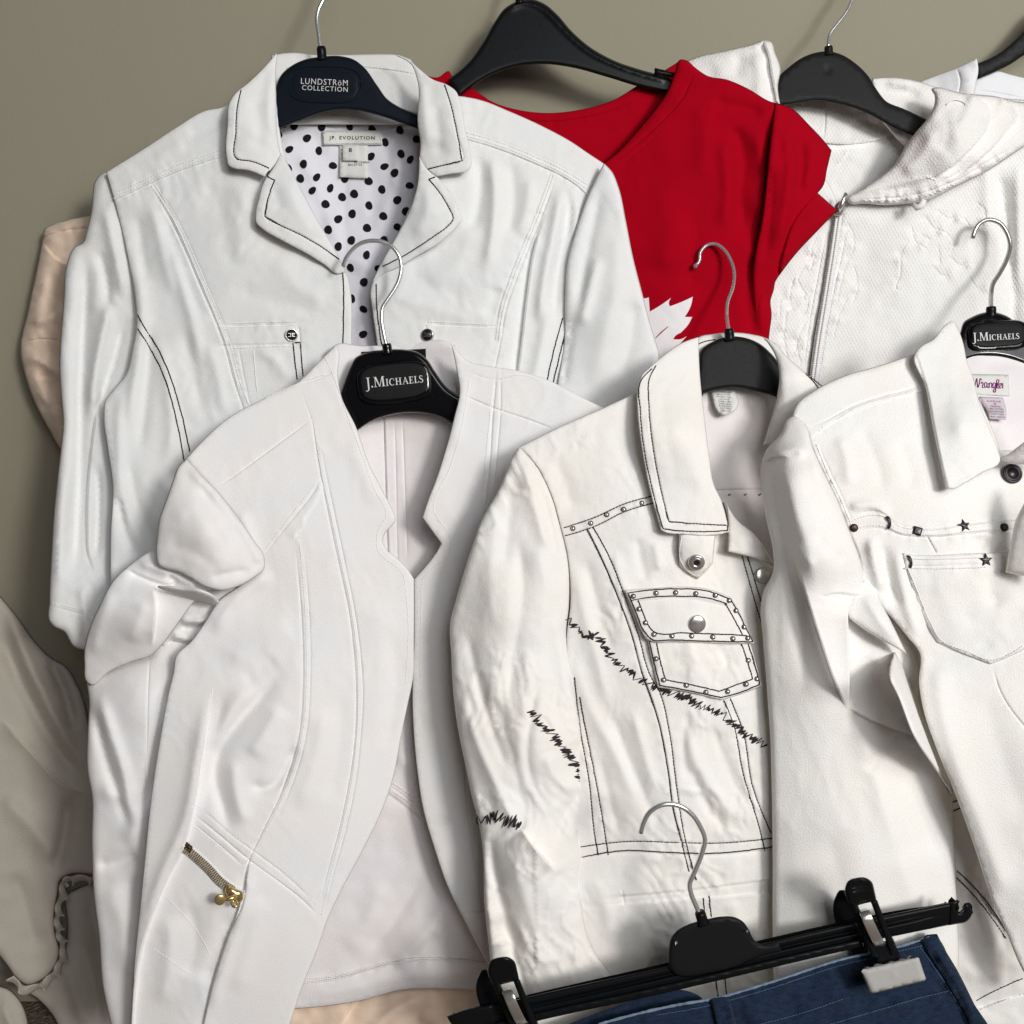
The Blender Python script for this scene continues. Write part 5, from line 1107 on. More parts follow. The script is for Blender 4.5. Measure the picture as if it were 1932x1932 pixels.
# front panel
sf = Patch('front_panel', SJ, M_cream, [(1202, 740, 1), (1144, 767), (1044, 811), (979, 844, 1), (1011, 877), (1037, 927), (1057, 994), (1071, 1054), (1076, 1144), (1070, 1191), (1070, 1260), (1080, 1400), (1085, 1550), (1080, 1640), (1080, 1800), (1090, 1990, 1), (1480, 1990, 1), (1480, 1400), (1480, 1080, 1), (1440, 1060), (1380, 1010, 1), (1340, 940), (1330, 850), (1320, 740, 1)],
           [(1202, 745, 190), (985, 848, 206), (1070, 1060, 216), (1075, 1300, 234), (1090, 1700, 262), (1330, 900, 202), (1400, 1040, 214), (1200, 1000, 220), (1250, 1250, 240), (1300, 1500, 256), (1450, 1300, 240), (1450, 1700, 268), (1250, 1900, 280), (1100, 1900, 276)], roll=(4, 1.8), res=5.4, seed=64,
           folds=[('e', [(1064, 996), (1127, 974), (1177, 951), (1232, 936)], .7, .6), ('e', [(1066, 1011), (1127, 991), (1177, 966), (1234, 949)], .7, .8), ('g', [(1065, 1004), (1127, 983), (1177, 959), (1232, 943)], 1.09, 6),
                  ('e', [(1109, 999), (1137, 1057), (1164, 1121), (1191, 1194), (1214, 1277), (1221, 1295), (1241, 1355), (1261, 1455), (1271, 1528), (1290, 1595)], .9, .9), ('e', [(1119, 994), (1151, 1054), (1177, 1121), (1203, 1194), (1228, 1277), (1244, 1305), (1261, 1371), (1277, 1488), (1290, 1571), (1312, 1650)], .6, .6), ('s', [(1290, 1595), (1271, 1528), (1261, 1455), (1241, 1355), (1214, 1277), (1191, 1194), (1164, 1121), (1137, 1057), (1109, 999)], 1.6, 14, 5, (0, 0)),
                  ('e', [(1086, 1288), (1094, 1371), (1111, 1471), (1124, 1588), (1129, 1613)], .6, .6), ('e', [(1101, 1355), (1127, 1488), (1141, 1571), (1147, 1613)], .6, .6), ('e', [(1096, 1598), (1177, 1588), (1288, 1590), (1338, 1591), (1480, 1579)], .9, .7), ('s', [(1096, 1618), (1177, 1607), (1261, 1610), (1338, 1612), (1480, 1597)], -2.0, 6, 22, (0, 0)),
                  ('s', [(1480, 1655), (1400, 1666), (1288, 1680), (1174, 1690)], 2.0, 20, 6, (0, 0)), ('s', [(1174, 1708), (1288, 1698), (1400, 1690), (1480, 1680)], 1.5, 30, 6, (0, 0)), ('e', [(1174, 1678), (1178, 1710)], .8, .2),
                  ('e', [(1366, 1321), (1385, 1371), (1401, 1455), (1435, 1571), (1443, 1605)], .6, .6), ('e', [(1378, 1318), (1401, 1378), (1421, 1488), (1455, 1571)], .8, .7), ('e', [(1400, 1049), (1420, 1120), (1440, 1190), (1462, 1290)], .8, .5), ('e', [(1410, 1049), (1430, 1115), (1452, 1190)], .5, .5),
                  ('g', [(1160, 1040), (1170, 1090), (1190, 1130)], 2.34, 13), ('g', [(1200, 1010), (1210, 1060), (1220, 1100)], -2.34, 12), ('g', [(1235, 1020), (1245, 1080)], 2.34, 10), ('g', [(1085, 1060), (1100, 1150), (1130, 1260), (1150, 1340)], 3.12, 16), ('g', [(1100, 1040), (1125, 1130), (1160, 1230)], -2.34, 13), ('g', [(1080, 1230), (1110, 1330), (1160, 1420), (1200, 1520)], 3.12, 16), ('g', [(1150, 1330), (1180, 1420), (1215, 1500), (1250, 1570)], -3.12, 14), ('g', [(1190, 1330), (1215, 1420), (1240, 1500)], 2.73, 12), ('g', [(1130, 1420), (1150, 1510), (1170, 1580)], -2.34, 12),
                  ('g', [(1290, 1350), (1310, 1430), (1350, 1500), (1410, 1560)], 3.12, 16), ('g', [(1300, 1440), (1330, 1510), (1370, 1570)], -3.12, 12), ('g', [(1340, 1360), (1370, 1440), (1400, 1530)], -2.34, 14), ('g', [(1300, 1340), (1290, 1400), (1300, 1480)], -2.34, 10), ('g', [(1430, 1130), (1445, 1250), (1440, 1370)], -2.34, 12),
                  ('g', [(1110, 1650), (1140, 1700), (1150, 1780)], 2.34, 16), ('g', [(1200, 1720), (1215, 1780), (1230, 1850)], 2.34, 14), ('g', [(1260, 1720), (1255, 1790)], -2.34, 14), ('g', [(1380, 1700), (1400, 1760)], 1.95, 14), ('g', [(1120, 800), (1160, 860), (1180, 920)], 1.95, 30), ('g', [(1040, 860), (1070, 920), (1080, 970)], -2.34, 18)],
           noise=[(.8, 80), (1.8, 15, 1.0, 3.5, 'w'), (.2, 12)])
for q in ([(1064, 996), (1127, 974), (1177, 951), (1231, 936)], [(1066, 1011), (1127, 991), (1177, 966), (1234, 949)],
          [(1109, 999), (1137, 1057), (1164, 1121), (1191, 1194), (1214, 1277), (1221, 1295), (1241, 1355), (1261, 1455), (1271, 1528), (1284, 1580), (1300, 1645)], [(1119, 994), (1151, 1054), (1177, 1121), (1203, 1194), (1228, 1277), (1244, 1305), (1261, 1371), (1277, 1488), (1290, 1571), (1314, 1660)],
          [(1084, 1278), (1094, 1371), (1111, 1471), (1124, 1588), (1129, 1613)], [(1094, 1315), (1101, 1355), (1127, 1488), (1141, 1571), (1148, 1613)],
          [(1096, 1598), (1177, 1588), (1288, 1590), (1338, 1591), (1470, 1580)], [(1099, 1617), (1177, 1605), (1261, 1608), (1338, 1610), (1470, 1596)],
          [(1366, 1321), (1385, 1371), (1401, 1455), (1435, 1571), (1443, 1605)], [(1378, 1318), (1401, 1378), (1421, 1488), (1455, 1571)], [(1400, 1049), (1420, 1120), (1440, 1190), (1462, 1290)], [(1410, 1049), (1430, 1115), (1452, 1190)], [(1338, 1690), (1342, 1730)], [(1327, 1695), (1330, 1730)], [(1348, 1830), (1358, 1900)], [(1366, 1825), (1372, 1890)]):
    stitch(sf, q, M_thread_brown, .46, 6.5, seed=q[0][0])
# the other front panel, seen behind the neighbouring jacket
so = Patch('front_panel', SJ, M_cream, [(1760, 1420, 1), (1800, 1440), (1860, 1600), (1940, 1820), (1990, 1900, 1), (1990, 1990, 1), (1830, 1990, 1), (1800, 1880), (1740, 1760), (1700, 1740, 1), (1700, 1480, 1)], [(1780, 1450, 262), (1880, 1650, 276), (1950, 1900, 290), (1780, 1850, 282), (1720, 1600, 268)], roll=(5, 2), res=8, seed=65,
           folds=[('g', [(1800, 1600), (1830, 1700), (1870, 1800)], 4, 18), ('g', [(1830, 1640), (1870, 1730), (1910, 1800)], -4, 14), ('s', [(1930, 1880), (1880, 1892), (1830, 1912)], -1.6, 8, 20, (0, 0)), ('g', [(1780, 1790), (1830, 1830), (1900, 1850)], 3, 20), ('e', [(1806, 1642), (1840, 1680), (1896, 1755)], .9, .6)], noise=[(1.2, 45), (.5, 14)])
for q in ([(1794, 1515), (1812, 1508)], [(1796, 1531), (1818, 1522)], [(1806, 1643), (1840, 1676), (1900, 1758)], [(1804, 1655), (1836, 1688), (1898, 1770)], ):
    stitch(so, q, M_thread_brown, .46, 6.5)
stitch(so, [(1842, 1888), (1880, 1868), (1930, 1846)], M_thread_brown, .35, 7)
stitch(so, [(1850, 1905), (1890, 1890), (1935, 1874)], M_wthread, .35, 7)
# collar
scl = Patch('collar', SJ, M_cream, [(1318, 636, 1), (1288, 646), (1251, 671), (1224, 694), (1211, 707), (1204, 727), (1203, 777), (1211, 844), (1227, 927), (1247, 1000, 1), (1254, 1004), (1288, 1008), (1348, 1010), (1376, 1004, 1), (1371, 977), (1361, 944), (1348, 917), (1338, 857), (1328, 777), (1321, 711)],
            [(1316, 640, 170), (1210, 715, 196), (1225, 900, 220), (1250, 1000, 230), (1370, 1000, 226), (1340, 880, 214), (1325, 750, 188), (1270, 820, 222)], roll=(4, 1.6), res=6, seed=66, thick=1.9,
            folds=[('e', [(1224, 725), (1224, 761), (1234, 857), (1254, 954), (1262, 984), (1310, 988), (1371, 991)], .9, .6), ('e', [(1227, 697), (1208, 717), (1208, 777), (1217, 857), (1234, 937), (1251, 997), (1310, 1002), (1373, 1001)], .6, .4), ('g', [(1290, 700), (1300, 800), (1310, 880), (1330, 950)], 2.5, 22), ('g', [(1250, 720), (1255, 800), (1275, 900)], -1.5, 18)], noise=[(.6, 60), (.5, 14, 1.2, 3, 'w'), (.2, 12)])
for q in ([(1238, 690), (1226, 712), (1224, 761), (1234, 857), (1254, 954), (1262, 984, 1), (1310, 988), (1371, 991)], [(1230, 696), (1210, 717), (1208, 777), (1217, 857), (1234, 937), (1251, 998, 1), (1310, 1003), (1373, 1001, 1), (1372, 978), (1364, 948)]):
    stitch(scl, q, M_thread_brown, .46, 6.5)
scr = Patch('collar', SJ, M_cream, [(1440, 636, 1), (1462, 648), (1480, 668), (1501, 687), (1528, 711), (1548, 733, 1), (1560, 780, 1), (1500, 830, 1), (1440, 840, 1), (1452, 800), (1459, 777), (1466, 747), (1470, 700), (1462, 670)], [(1450, 645, 172), (1545, 735, 186), (1460, 780, 186), (1500, 720, 196), (1480, 820, 192)], roll=(7, 4), res=7, seed=67, thick=1.9, folds=[('g', [(1470, 690), (1480, 750), (1470, 810)], 2, 12)], noise=[(.6, 40)])
stitch(scr, [(1520, 705), (1534, 720), (1546, 736)], M_thread_brown, .46)
stitch(scr, [(1530, 712), (1552, 730)], M_thread_brown, .46)
# turned-in front edge beside the collar and the button tab
Patch('front_facing', SJ, M_cream, [(1370, 948, 1), (1395, 985), (1420, 1004), (1440, 1030), (1460, 1063, 1), (1420, 1052), (1373, 1041, 1), (1374, 1003)], [(1370, 950, 214), (1460, 1060, 222), (1374, 1040, 232), (1420, 1010, 226)], roll=(5, 3), res=6, seed=68, noise=[(.8, 20)])
stab = Patch('button_tab', SJ, M_cream, [(1281, 1004, 1), (1281, 1040), (1282, 1068, 1), (1300, 1082), (1316, 1093, 1), (1332, 1078), (1345, 1062, 1), (1350, 1004, 1)], [(1281, 1005, 226), (1282, 1068, 228), (1316, 1092, 228), (1350, 1005, 226), (1315, 1050, 234)], roll=(5, 3), res=5, seed=69, noise=[(.5, 18)])
stitch(stab, [(1286, 1012), (1287, 1064), (1316, 1087), (1340, 1062)], M_wthread, .35)
def ring_button(parent, pt, x, y, r, mat_ring, mat_hole, hole=0.42):
    c, n = pt.frame(x, y, .6)
    me = lathe_mesh('snap', [(r, -1), (r, .9), (r * .86, 1.6), (r * .68, 1.3), (r * .6, 1.7), (r * hole, 1.8), (r * hole * .9, .7)], 26); me.materials.append(mat_ring)
    b_ = place('snap', me, parent, c, n)
    m2 = lathe_mesh('snap_hole', [(r * hole * .92, .7), (.05, .72)], 18); m2.materials.append(mat_hole)
    h_ = bpy.data.objects.new('snap_hole', m2); col.objects.link(h_); h_.parent = b_
    return b_
def dome_button(parent, pt, x, y, r, mat, h=.38, roll_=0., name='button'):
    c, n = pt.frame(x, y, .5)
    prof = [(r, -1), (r, .4), (r * .97, .9)] + [(r * math.cos(t), .9 + r * h * math.sin(t)) for t in np.linspace(.25, 1.5, 7)]
    me = lathe_mesh(name, prof, 26); me.materials.append(mat)
    return place(name, me, parent, c, n)
ring_button(SJ, stab, 1314, 1061, 6.1, M_steel, M_darkstud)
dome_button(SJ, sf, 1438, 1086, 6.3, M_steel, .22, name='snap')
# pocket: bag below, flap above
spk = Patch('pocket', SJ, M_cream, [(1218, 1185, 1), (1226, 1230), (1241, 1297, 1), (1300, 1307), (1362, 1321, 1), (1400, 1309), (1438, 1294, 1), (1424, 1240), (1412, 1200, 1)], lambda x, y: sf.base(x, y) + 4.5, roll=(4, 2.2), res=5.5, seed=70, folds=[('g', [(1290, 1210), (1310, 1250), (1300, 1290)], 2, 16), ('g', [(1360, 1215), (1375, 1260)], -2, 14)], noise=[(.8, 40), (.9, 13, 1.0, 3, 'w')])
for q in ([(1224, 1205), (1230, 1232), (1245, 1293, 1), (1300, 1303), (1362, 1316, 1), (1400, 1305), (1434, 1291, 1), (1422, 1246), (1411, 1214)], [(1238, 1208), (1244, 1240), (1256, 1283, 1), (1300, 1291), (1357, 1304, 1), (1420, 1281, 1), (1408, 1240), (1399, 1214)]):
    stitch(spk, q, M_thread_brown, .46, 6.5)
sfl = Patch('pocket_flap', SJ, M_cream, [(1178, 1113, 1), (1230, 1110), (1275, 1107), (1335, 1111), (1379, 1127, 1), (1393, 1150), (1408, 1183), (1424, 1214, 1), (1380, 1215), (1320, 1213), (1270, 1211), (1231, 1211), (1220, 1206), (1212, 1194), (1198, 1160)], lambda x, y: sf.base(x, y) + 9, roll=(4, 2.4), res=5, seed=71, thick=1.8, folds=[('g', [(1200, 1125), (1270, 1116), (1340, 1120), (1380, 1134)], 1.0, 7), ('s', [(1192, 1136), (1280, 1127), (1372, 1142)], -1.0, 5, 14, (0, 0)), ('g', [(1230, 1203), (1300, 1206), (1410, 1209)], 1.0, 7)], noise=[(.7, 40), (.7, 13, .4, 3, 'w')])
for q in ([(1184, 1119), (1230, 1113), (1275, 1111), (1335, 1115), (1377, 1130)], [(1190, 1133), (1235, 1126), (1280, 1125), (1335, 1128), (1372, 1139)], [(1186, 1121), (1202, 1160), (1216, 1192), (1230, 1206), (1270, 1207), (1320, 1209), (1421, 1211, 1), (1408, 1186), (1392, 1154), (1379, 1132)], [(1204, 1132), (1214, 1158), (1226, 1184), (1233, 1191), (1290, 1194), (1350, 1196), (1409, 1199)], [(1368, 1137), (1384, 1166), (1401, 1197)], [(1190, 1131), (1186, 1121)]):
    stitch(sfl, q, M_thread_brown, .46, 6.5)
dome_button(SJ, sfl, 1315, 1177, 6.6, M_steel, .22, name='snap')
studm = lathe_mesh('stud', [(1.45, -.6), (1.45, .2), (1.25, .8), (.8, 1.2), (.3, 1.35)], 12); studm.materials.append(M_steel)
washm = lathe_mesh('stud_rim', [(1.9, -.5), (1.9, .15), (1.4, .3)], 14); washm.materials.append(M_bronze)
def stud(pt, x, y):
    c, n = pt.frame(x, y, .5)
    s_ = place('stud', studm, SJ, c, n)
    w_ = bpy.data.objects.new('stud_rim', washm); col.objects.link(w_); w_.parent = s_
for x, y in ((1081, 997), (1115, 987), (1145, 971), (1177, 961), (1211, 949)): stud(sf, x, y)
for x, y in ((1195, 1125), (1238, 1119), (1275, 1118), (1313, 1120), (1350, 1123), (1376, 1133), (1389, 1152), (1404, 1183), (1411, 1204), (1383, 1205), (1345, 1202), (1305, 1200), (1268, 1200), (1234, 1197), (1218, 1175), (1206, 1149)): stud(sfl, x, y)
for x, y in ((1238, 1243), (1252, 1283), (1295, 1293), (1332, 1306), (1373, 1305), (1408, 1291), (1428, 1281), (1412, 1246)): stud(spk, x, y)
# scribbled embroidery
re_ = random.Random(9)
def scribble(pt, pts, amp, wl, name='zigzag_embroidery', lift=.35, slant=0.5):
    """dark thread worked back and forth over a line, heavier in places"""
    ln = spline(pts, 1.0)
    L = len(ln)
    pos = 0.0; verts = []; side = 1
    d = np.gradient(ln, axis=0); d /= (np.linalg.norm(d, axis=1)[:, None] + 1e-9)
    nr = np.stack([-d[:, 1], d[:, 0]], 1)
    while pos < L - 1:
        i = int(pos)
        a = amp * re_.uniform(.35, 1.0) * side
        if re_.random() < .12: a *= .3
        p = ln[i] + nr[i] * a - d[i] * a * slant
        verts.append((p, re_.choice([.32, .4, .5, .85, 1.4])))
        pos += wl * re_.uniform(.2, 1.0) * (0.45 if re_.random() < .4 else 1.15)
        if re_.random() < .08: pos += wl * 1.5
        side = -side
    pts2 = []; rad = []
    for k in range(len(verts) - 1):
        a, wa = verts[k]; b, wb = verts[k + 1]
        m_ = max(2, int(np.linalg.norm(b - a) / 2))
        for q in range(m_):
            t = q / m_
            pts2.append(a + (b - a) * t); rad.append((wa * (1 - t) + wb * t) * .62 * (0.75 + .5 * math.sin(math.pi * t)))
    A = np.array(pts2)
    z = lift + 0.05 * np.arange(len(A)) / max(1, len(A))
    V, F = tube_geo(pt.at(A[:, 0], A[:, 1], z), np.array(rad) / 1000, 4)
    o = link(name, mesh_from(name, V, F), pt.obj, M_thread_brown)
    return o
scribble(sf, [(1070, 1168), (1085, 1180), (1100, 1196), (1112, 1204), (1120, 1196), (1136, 1212), (1150, 1236), (1165, 1252), (1185, 1266), (1210, 1280), (1236, 1296), (1262, 1304)], 11, 5.2)
scribble(sf, [(1262, 1304), (1290, 1314), (1318, 1330), (1345, 1340), (1366, 1350), (1385, 1368), (1410, 1388), (1435, 1402), (1450, 1412)], 11, 5.2)
scribble(ss, [(1002, 1342), (1014, 1356), (1026, 1368), (1036, 1382), (1050, 1396), (1062, 1408), (1070, 1424), (1084, 1440), (1096, 1462), (1103, 1476)], 13, 4.0)
scribble(ss, [(898, 1548), (915, 1543), (935, 1540), (955, 1548), (975, 1554), (990, 1560)], 17, 4.6, slant=.12)
DOFF = 0
DOFF = 18
# ------------------------------------------------------------------ white twill jacket with dark star studs
WJ = thing('twill_jacket', 1850, 1900, 60, 'white twill jacket with dark star, moon and diamond studs at the picture edge', 'jacket', 'white jackets on hangers')
def W1(y): return np.interp(y, [600, 660, 800, 1000, 1932], [150, 168, 206, 226, 316])
wbk = Patch('back_panel', WJ, M_twill_in, [(1800, 640, 1), (1990, 640, 1), (1990, 940, 1), (1840, 940, 1), (1810, 760, 1)], lambda x, y: W1(y) - 28, roll=None, res=9, seed=81, folds=[('g', [(1850, 690), (1900, 684), (1960, 700)], -2, 12), ('g', [(1880, 800), (1910, 860)], 2, 14)], noise=[(.8, 50)])
wl_ = Patch('brand_label', WJ, M_label, [(1826, 705, 1), (1903, 707, 1), (1905, 747, 1), (1830, 744, 1)], lambda x, y: wbk.h(x, y) + 1.8, roll=(2, .5), res=7, thick=.5, noise=[(.4, 12)])
# script lettering as embroidered lines
SCRIPT = [[(0, 9), (2, 3), (4, 12), (6, 22), (9, 12), (12, 3), (13, 12), (15, 22), (19, 12), (21, 3), (24, 6)],
          [(23, 14), (25, 10), (27, 12), (27, 22), (29, 22)], [(37, 12), (33, 11), (31, 17), (33, 22), (37, 18), (38, 12), (38, 20), (41, 22)],
          [(42, 12), (43, 22), (43, 16), (46, 11), (49, 13), (49, 21), (51, 22)], [(58, 12), (54, 11), (52, 17), (54, 22), (58, 18), (59, 12), (59, 24), (57, 31), (53, 30), (54, 26), (60, 22)],
          [(60, 22), (64, 14), (66, 4), (63, 4), (62, 14), (64, 22), (67, 21)], [(67, 18), (72, 16), (72, 12), (69, 12), (67, 17), (69, 22), (73, 20)], [(73, 14), (75, 11), (76, 13), (76, 22)], ]
for st in SCRIPT:
    ln = spline([(1834 + p[0] * .76, 711 + p[1] * .88 + p[0] * .03) for p in st], 1.0)
    tube('lettering', wl_.obj, M_purple, wl_.at(ln[:, 0], ln[:, 1], .4), .00033, 6)
wc = Patch('care_label', WJ, fabric('pink_label_satin', (.66, .58, .64), grain=.3, grain_scale=70), [(1848, 748, 1), (1892, 750, 1), (1899, 775), (1898, 792, 1), (1866, 790, 1), (1862, 774), (1852, 760)], lambda x, y: wbk.h(x, y) + 2 + 6 * smooth((y - 755) / 30), roll=(3, 1), res=6, thick=.4)
Patch('care_label_back', WJ, bpy.data.materials['pink_label_satin'], [(1846, 750, 1), (1860, 752, 1), (1866, 786, 1), (1856, 776)], lambda x, y: wbk.h(x, y) + 1.2, roll=None, res=6, thick=.3)
for k, (t, w) in enumerate([('LARGE', 26), ('M', 4), ('MADE IN', 18), ('100% COTTON', 26), ('MACHINE WASH', 27), ('WARM TUMBLE', 25), ('RN 130273', 27)]):
    lettering('lettering', t, wc.obj, M_purple if k < 2 else M_grey_ink, wc.h, 1876 + k * 1.2, 757 + k * 4.9, w, .06, .3, 4 if k == 1 else 3)
# sleeve: upper arm bent at the elbow into a broad flat forearm
wfa = Patch('sleeve', WJ, M_twill, [(1497, 785), (1486, 790), (1475, 815), (1445, 851), (1436, 877), (1438, 927), (1445, 977), (1458, 1037), (1459, 1077), (1440, 1118), (1436, 1138), (1440, 1211), (1446, 1288), (1453, 1388), (1456, 1488), (1458, 1621), (1458, 1755), (1460, 1850), (1462, 1930, 1), (1700, 1930), (1790, 1900, 1), (1806, 1840), (1806, 1721), (1800, 1588), (1793, 1480), (1780, 1440), (1760, 1390), (1735, 1330), (1730, 1250), (1700, 1190), (1660, 1150, 1), (1628, 1110), (1629, 1087), (1622, 1054), (1603, 1004), (1580, 944), (1557, 897), (1533, 844), (1520, 804)],
            [(1495, 790, 222), (1440, 880, 226), (1456, 1060, 240), (1440, 1120, 238), (1622, 1080, 256), (1575, 935, 250), (1520, 930, 266), (1560, 1050, 276), (1480, 870, 250),
             (1445, 1300, 246), (1458, 1600, 268), (1460, 1850, 288), (1620, 1150, 252), (1560, 1300, 266), (1620, 1600, 288), (1640, 1850, 304), (1795, 1500, 262), (1803, 1750, 284), (1700, 1300, 250), (1790, 1880, 292)], roll=(11, 6), res=6, seed=82,
            folds=[('g', [(1452, 860), (1478, 852), (1505, 848), (1520, 862)], 5, 10), ('s', [(1446, 872), (1460, 862), (1478, 862), (1490, 866)], -3, 14, 8, (.1, .4)), ('g', [(1456, 880), (1466, 960), (1486, 1060), (1505, 1160), (1516, 1260), (1510, 1340)], -5, 16, 18, (.1, .35)),
                   ('g', [(1478, 880), (1500, 960), (1526, 1050), (1546, 1130)], 6, 18, 22, (.15, .35)), ('g', [(1605, 1345), (1640, 1430), (1680, 1560), (1710, 1660)], 5, 24, 24, (.15, .4)), ('g', [(1530, 860), (1555, 930), (1585, 1000)], 3, 13), ('g', [(1540, 1000), (1560, 1030), (1600, 1060)], -2.5, 16), ('g', [(1500, 1020), (1515, 1050), (1540, 1070)], 2.5, 10),
                   
                   ('s', [(1598, 1340), (1571, 1275), (1547, 1203), (1522, 1125), (1506, 1075), (1494, 1020)], 15, 42, 16, (.22, .5)), ('s', [(1612, 1128), (1602, 1150), (1600, 1190), (1602, 1245), (1603, 1300), (1599, 1340)], 13, 40, 30, (.2, .25)), ('s', [(1632, 1126), (1608, 1122), (1580, 1119), (1552, 1126)], 4, 16, 10, (.1, .4)), ('g', [(1636, 1230), (1656, 1290), (1696, 1350), (1750, 1390)], -9, 18), ('s', [(1600, 1335), (1650, 1362), (1700, 1382), (1760, 1398)], -6, 26, 12, (.15, .05)), ('g', [(1700, 1390), (1660, 1420), (1640, 1460)], -4, 14), ('g', [(1690, 1400), (1735, 1510), (1765, 1620)], -5, 26), ('g', [(1480, 1500), (1500, 1620), (1500, 1750)], 2, 40), ('g', [(1690, 1600), (1730, 1720), (1750, 1820)], 4, 30), ('g', [(1560, 1560), (1600, 1700), (1640, 1800)], -3, 34)],
            noise=[(.7, 110), (.35, 20, 1.2, 4, 'w')])
# flap of cloth at the elbow
wfl = Patch('sleeve_fold', WJ, M_twill, [(1608, 1126, 1), (1640, 1090), (1652, 1100), (1660, 1130), (1680, 1170), (1711, 1234, 1), (1690, 1222), (1650, 1200), (1620, 1180), (1600, 1162)], [(1610, 1130, 258), (1711, 1232, 262), (1650, 1110, 252), (1650, 1170, 268), (1605, 1160, 262)], roll=(7, 4), res=6, seed=83, folds=[('g', [(1630, 1120), (1660, 1170), (1690, 1210)], 4, 12)], noise=[(.8, 40)])
wfs = Patch('sleeve_fold', WJ, M_twill, [(1688, 1230, 1), (1712, 1260), (1735, 1330), (1760, 1400), (1792, 1470), (1800, 1500, 1), (1770, 1455), (1730, 1395), (1700, 1320), (1680, 1270)], [(1690, 1235, 256), (1798, 1495, 270), (1735, 1360, 278)], roll=(10, 8), res=6, seed=84, noise=[(.6, 40)])
Patch('side_panel', WJ, M_twill, [(1590, 1030, 1), (1700, 1030, 1), (1770, 1200, 1), (1780, 1420, 1), (1600, 1300, 1)], 226, roll=None, res=9)
# front panel with the pocket
wf = Patch('front_panel', WJ, M_twill, [(1495, 786, 1), (1501, 767), (1541, 734), (1588, 711), (1655, 691), (1728, 667, 1), (1790, 660, 1), (1850, 760), (1888, 850, 1), (1990, 850, 1), (1990, 1880, 1), (1950, 1862), (1932, 1835), (1898, 1758), (1875, 1705), (1835, 1588), (1801, 1495), (1768, 1415), (1742, 1338), (1734, 1288), (1735, 1231), (1711, 1200), (1681, 1164), (1650, 1135, 1), (1590, 1110, 1), (1560, 960), (1530, 860)],
           [(1500, 780, 214), (1725, 670, 180), (1600, 730, 204), (1888, 855, 214), (1700, 820, 222), (1600, 990, 240), (1650, 1070, 248), (1740, 1240, 262), (1740, 1340, 276), (1850, 1620, 298), (1930, 1830, 316), (1800, 1000, 248), (1950, 1100, 262), (1900, 1400, 296), (1970, 1700, 316)], roll=(5, 2.6), res=6.5, seed=85,
           folds=[('e', [(1531, 806), (1560, 792), (1610, 765), (1660, 748), (1700, 738), (1745, 726)], 1.0, .4), ('e', [(1545, 820), (1570, 800), (1610, 777), (1700, 748), (1748, 736)], .4, .3), ('s', [(1748, 736), (1700, 748), (1610, 777), (1560, 802), (1535, 820)], 1.2, 16, 6, (0, 0)),
                  ('e', [(1601, 977), (1630, 966), (1660, 966), (1690, 988), (1755, 996), (1821, 988), (1888, 980), (1960, 976)], .6, .6), ('e', [(1601, 1010), (1640, 998), (1665, 998), (1700, 1010), (1755, 1014), (1855, 1006), (1960, 1000)], 1.0, .8), ('g', [(1603, 992), (1640, 982), (1668, 984), (1700, 1000), (1755, 1005), (1855, 997), (1960, 988)], 1.5, 9),
                  ('e', [(1501, 786), (1518, 804), (1531, 844), (1555, 897), (1578, 944), (1603, 1006), (1622, 1054), (1628, 1087)], 1.8, .6), ('e', [(1540, 830), (1566, 890), (1590, 940), (1612, 1000)], .4, 1.2),
                  ('e', [(1748, 1010), (1768, 1046)], 1.2, .3), ('g', [(1690, 830), (1718, 890), (1712, 930)], -2, 19), ('g', [(1580, 820), (1598, 870), (1600, 920)], 3, 16), ('g', [(1620, 800), (1650, 860), (1668, 930)], -2, 16), ('g', [(1600, 960), (1640, 952), (1680, 975)], 4, 9), ('g', [(1640, 1010), (1650, 1060), (1665, 1120)], 7, 11, 12), ('g', [(1665, 1020), (1672, 1080), (1700, 1150)], -5, 13), ('g', [(1690, 1030), (1705, 1120), (1735, 1210)], 4, 12), ('g', [(1835, 1010), (1850, 1030), (1860, 1010)], -3, 12), ('g', [(1890, 1020), (1900, 1080), (1930, 1130)], -6, 16),
                  ('g', [(1770, 1240), (1775, 1330), (1800, 1430), (1850, 1560), (1900, 1700)], 6, 24, 34, (.1, .1)), ('e', [(1872, 1256), (1890, 1310), (1932, 1370), (1980, 1420)], .8, .3), ('g', [(1850, 1300), (1890, 1420), (1940, 1560)], -3, 40)],
           noise=[(.6, 110), (.35, 18, 1.0, 4, 'w')])
for q in ([(1545, 812), (1570, 797), (1610, 772), (1700, 744), (1745, 732)], [(1606, 984), (1640, 972), (1668, 974), (1695, 992), (1755, 1000), (1821, 992), (1888, 985), (1950, 981)], [(1606, 1003), (1640, 992), (1668, 993), (1700, 1005), (1755, 1009), (1850, 1001), (1950, 995)], [(1540, 838), (1564, 897), (1588, 946), (1610, 1000)]):
    stitch(wf, q, M_wthread, .36, 6)
wpk = Patch('pocket', WJ, M_twill, [(1702, 1043, 1), (1735, 1047), (1768, 1047), (1820, 1044), (1868, 1043, 1), (1895, 1042), (1990, 1030, 1), (1990, 1190, 1), (1932, 1226), (1870, 1253, 1), (1821, 1235), (1769, 1212, 1), (1748, 1177), (1721, 1111)], lambda x, y: wf.base(x, y) + 2.2, roll=(3, 1.2), res=6.5, seed=86, folds=[('e', [(1702, 1066), (1735, 1069), (1768, 1068), (1868, 1064)], .6, .5), ('g', [(1760, 1080), (1790, 1150), (1820, 1200)], 2, 26), ('g', [(1860, 1080), (1880, 1150)], -3, 22)], noise=[(1.1, 60), (.3, 20)])
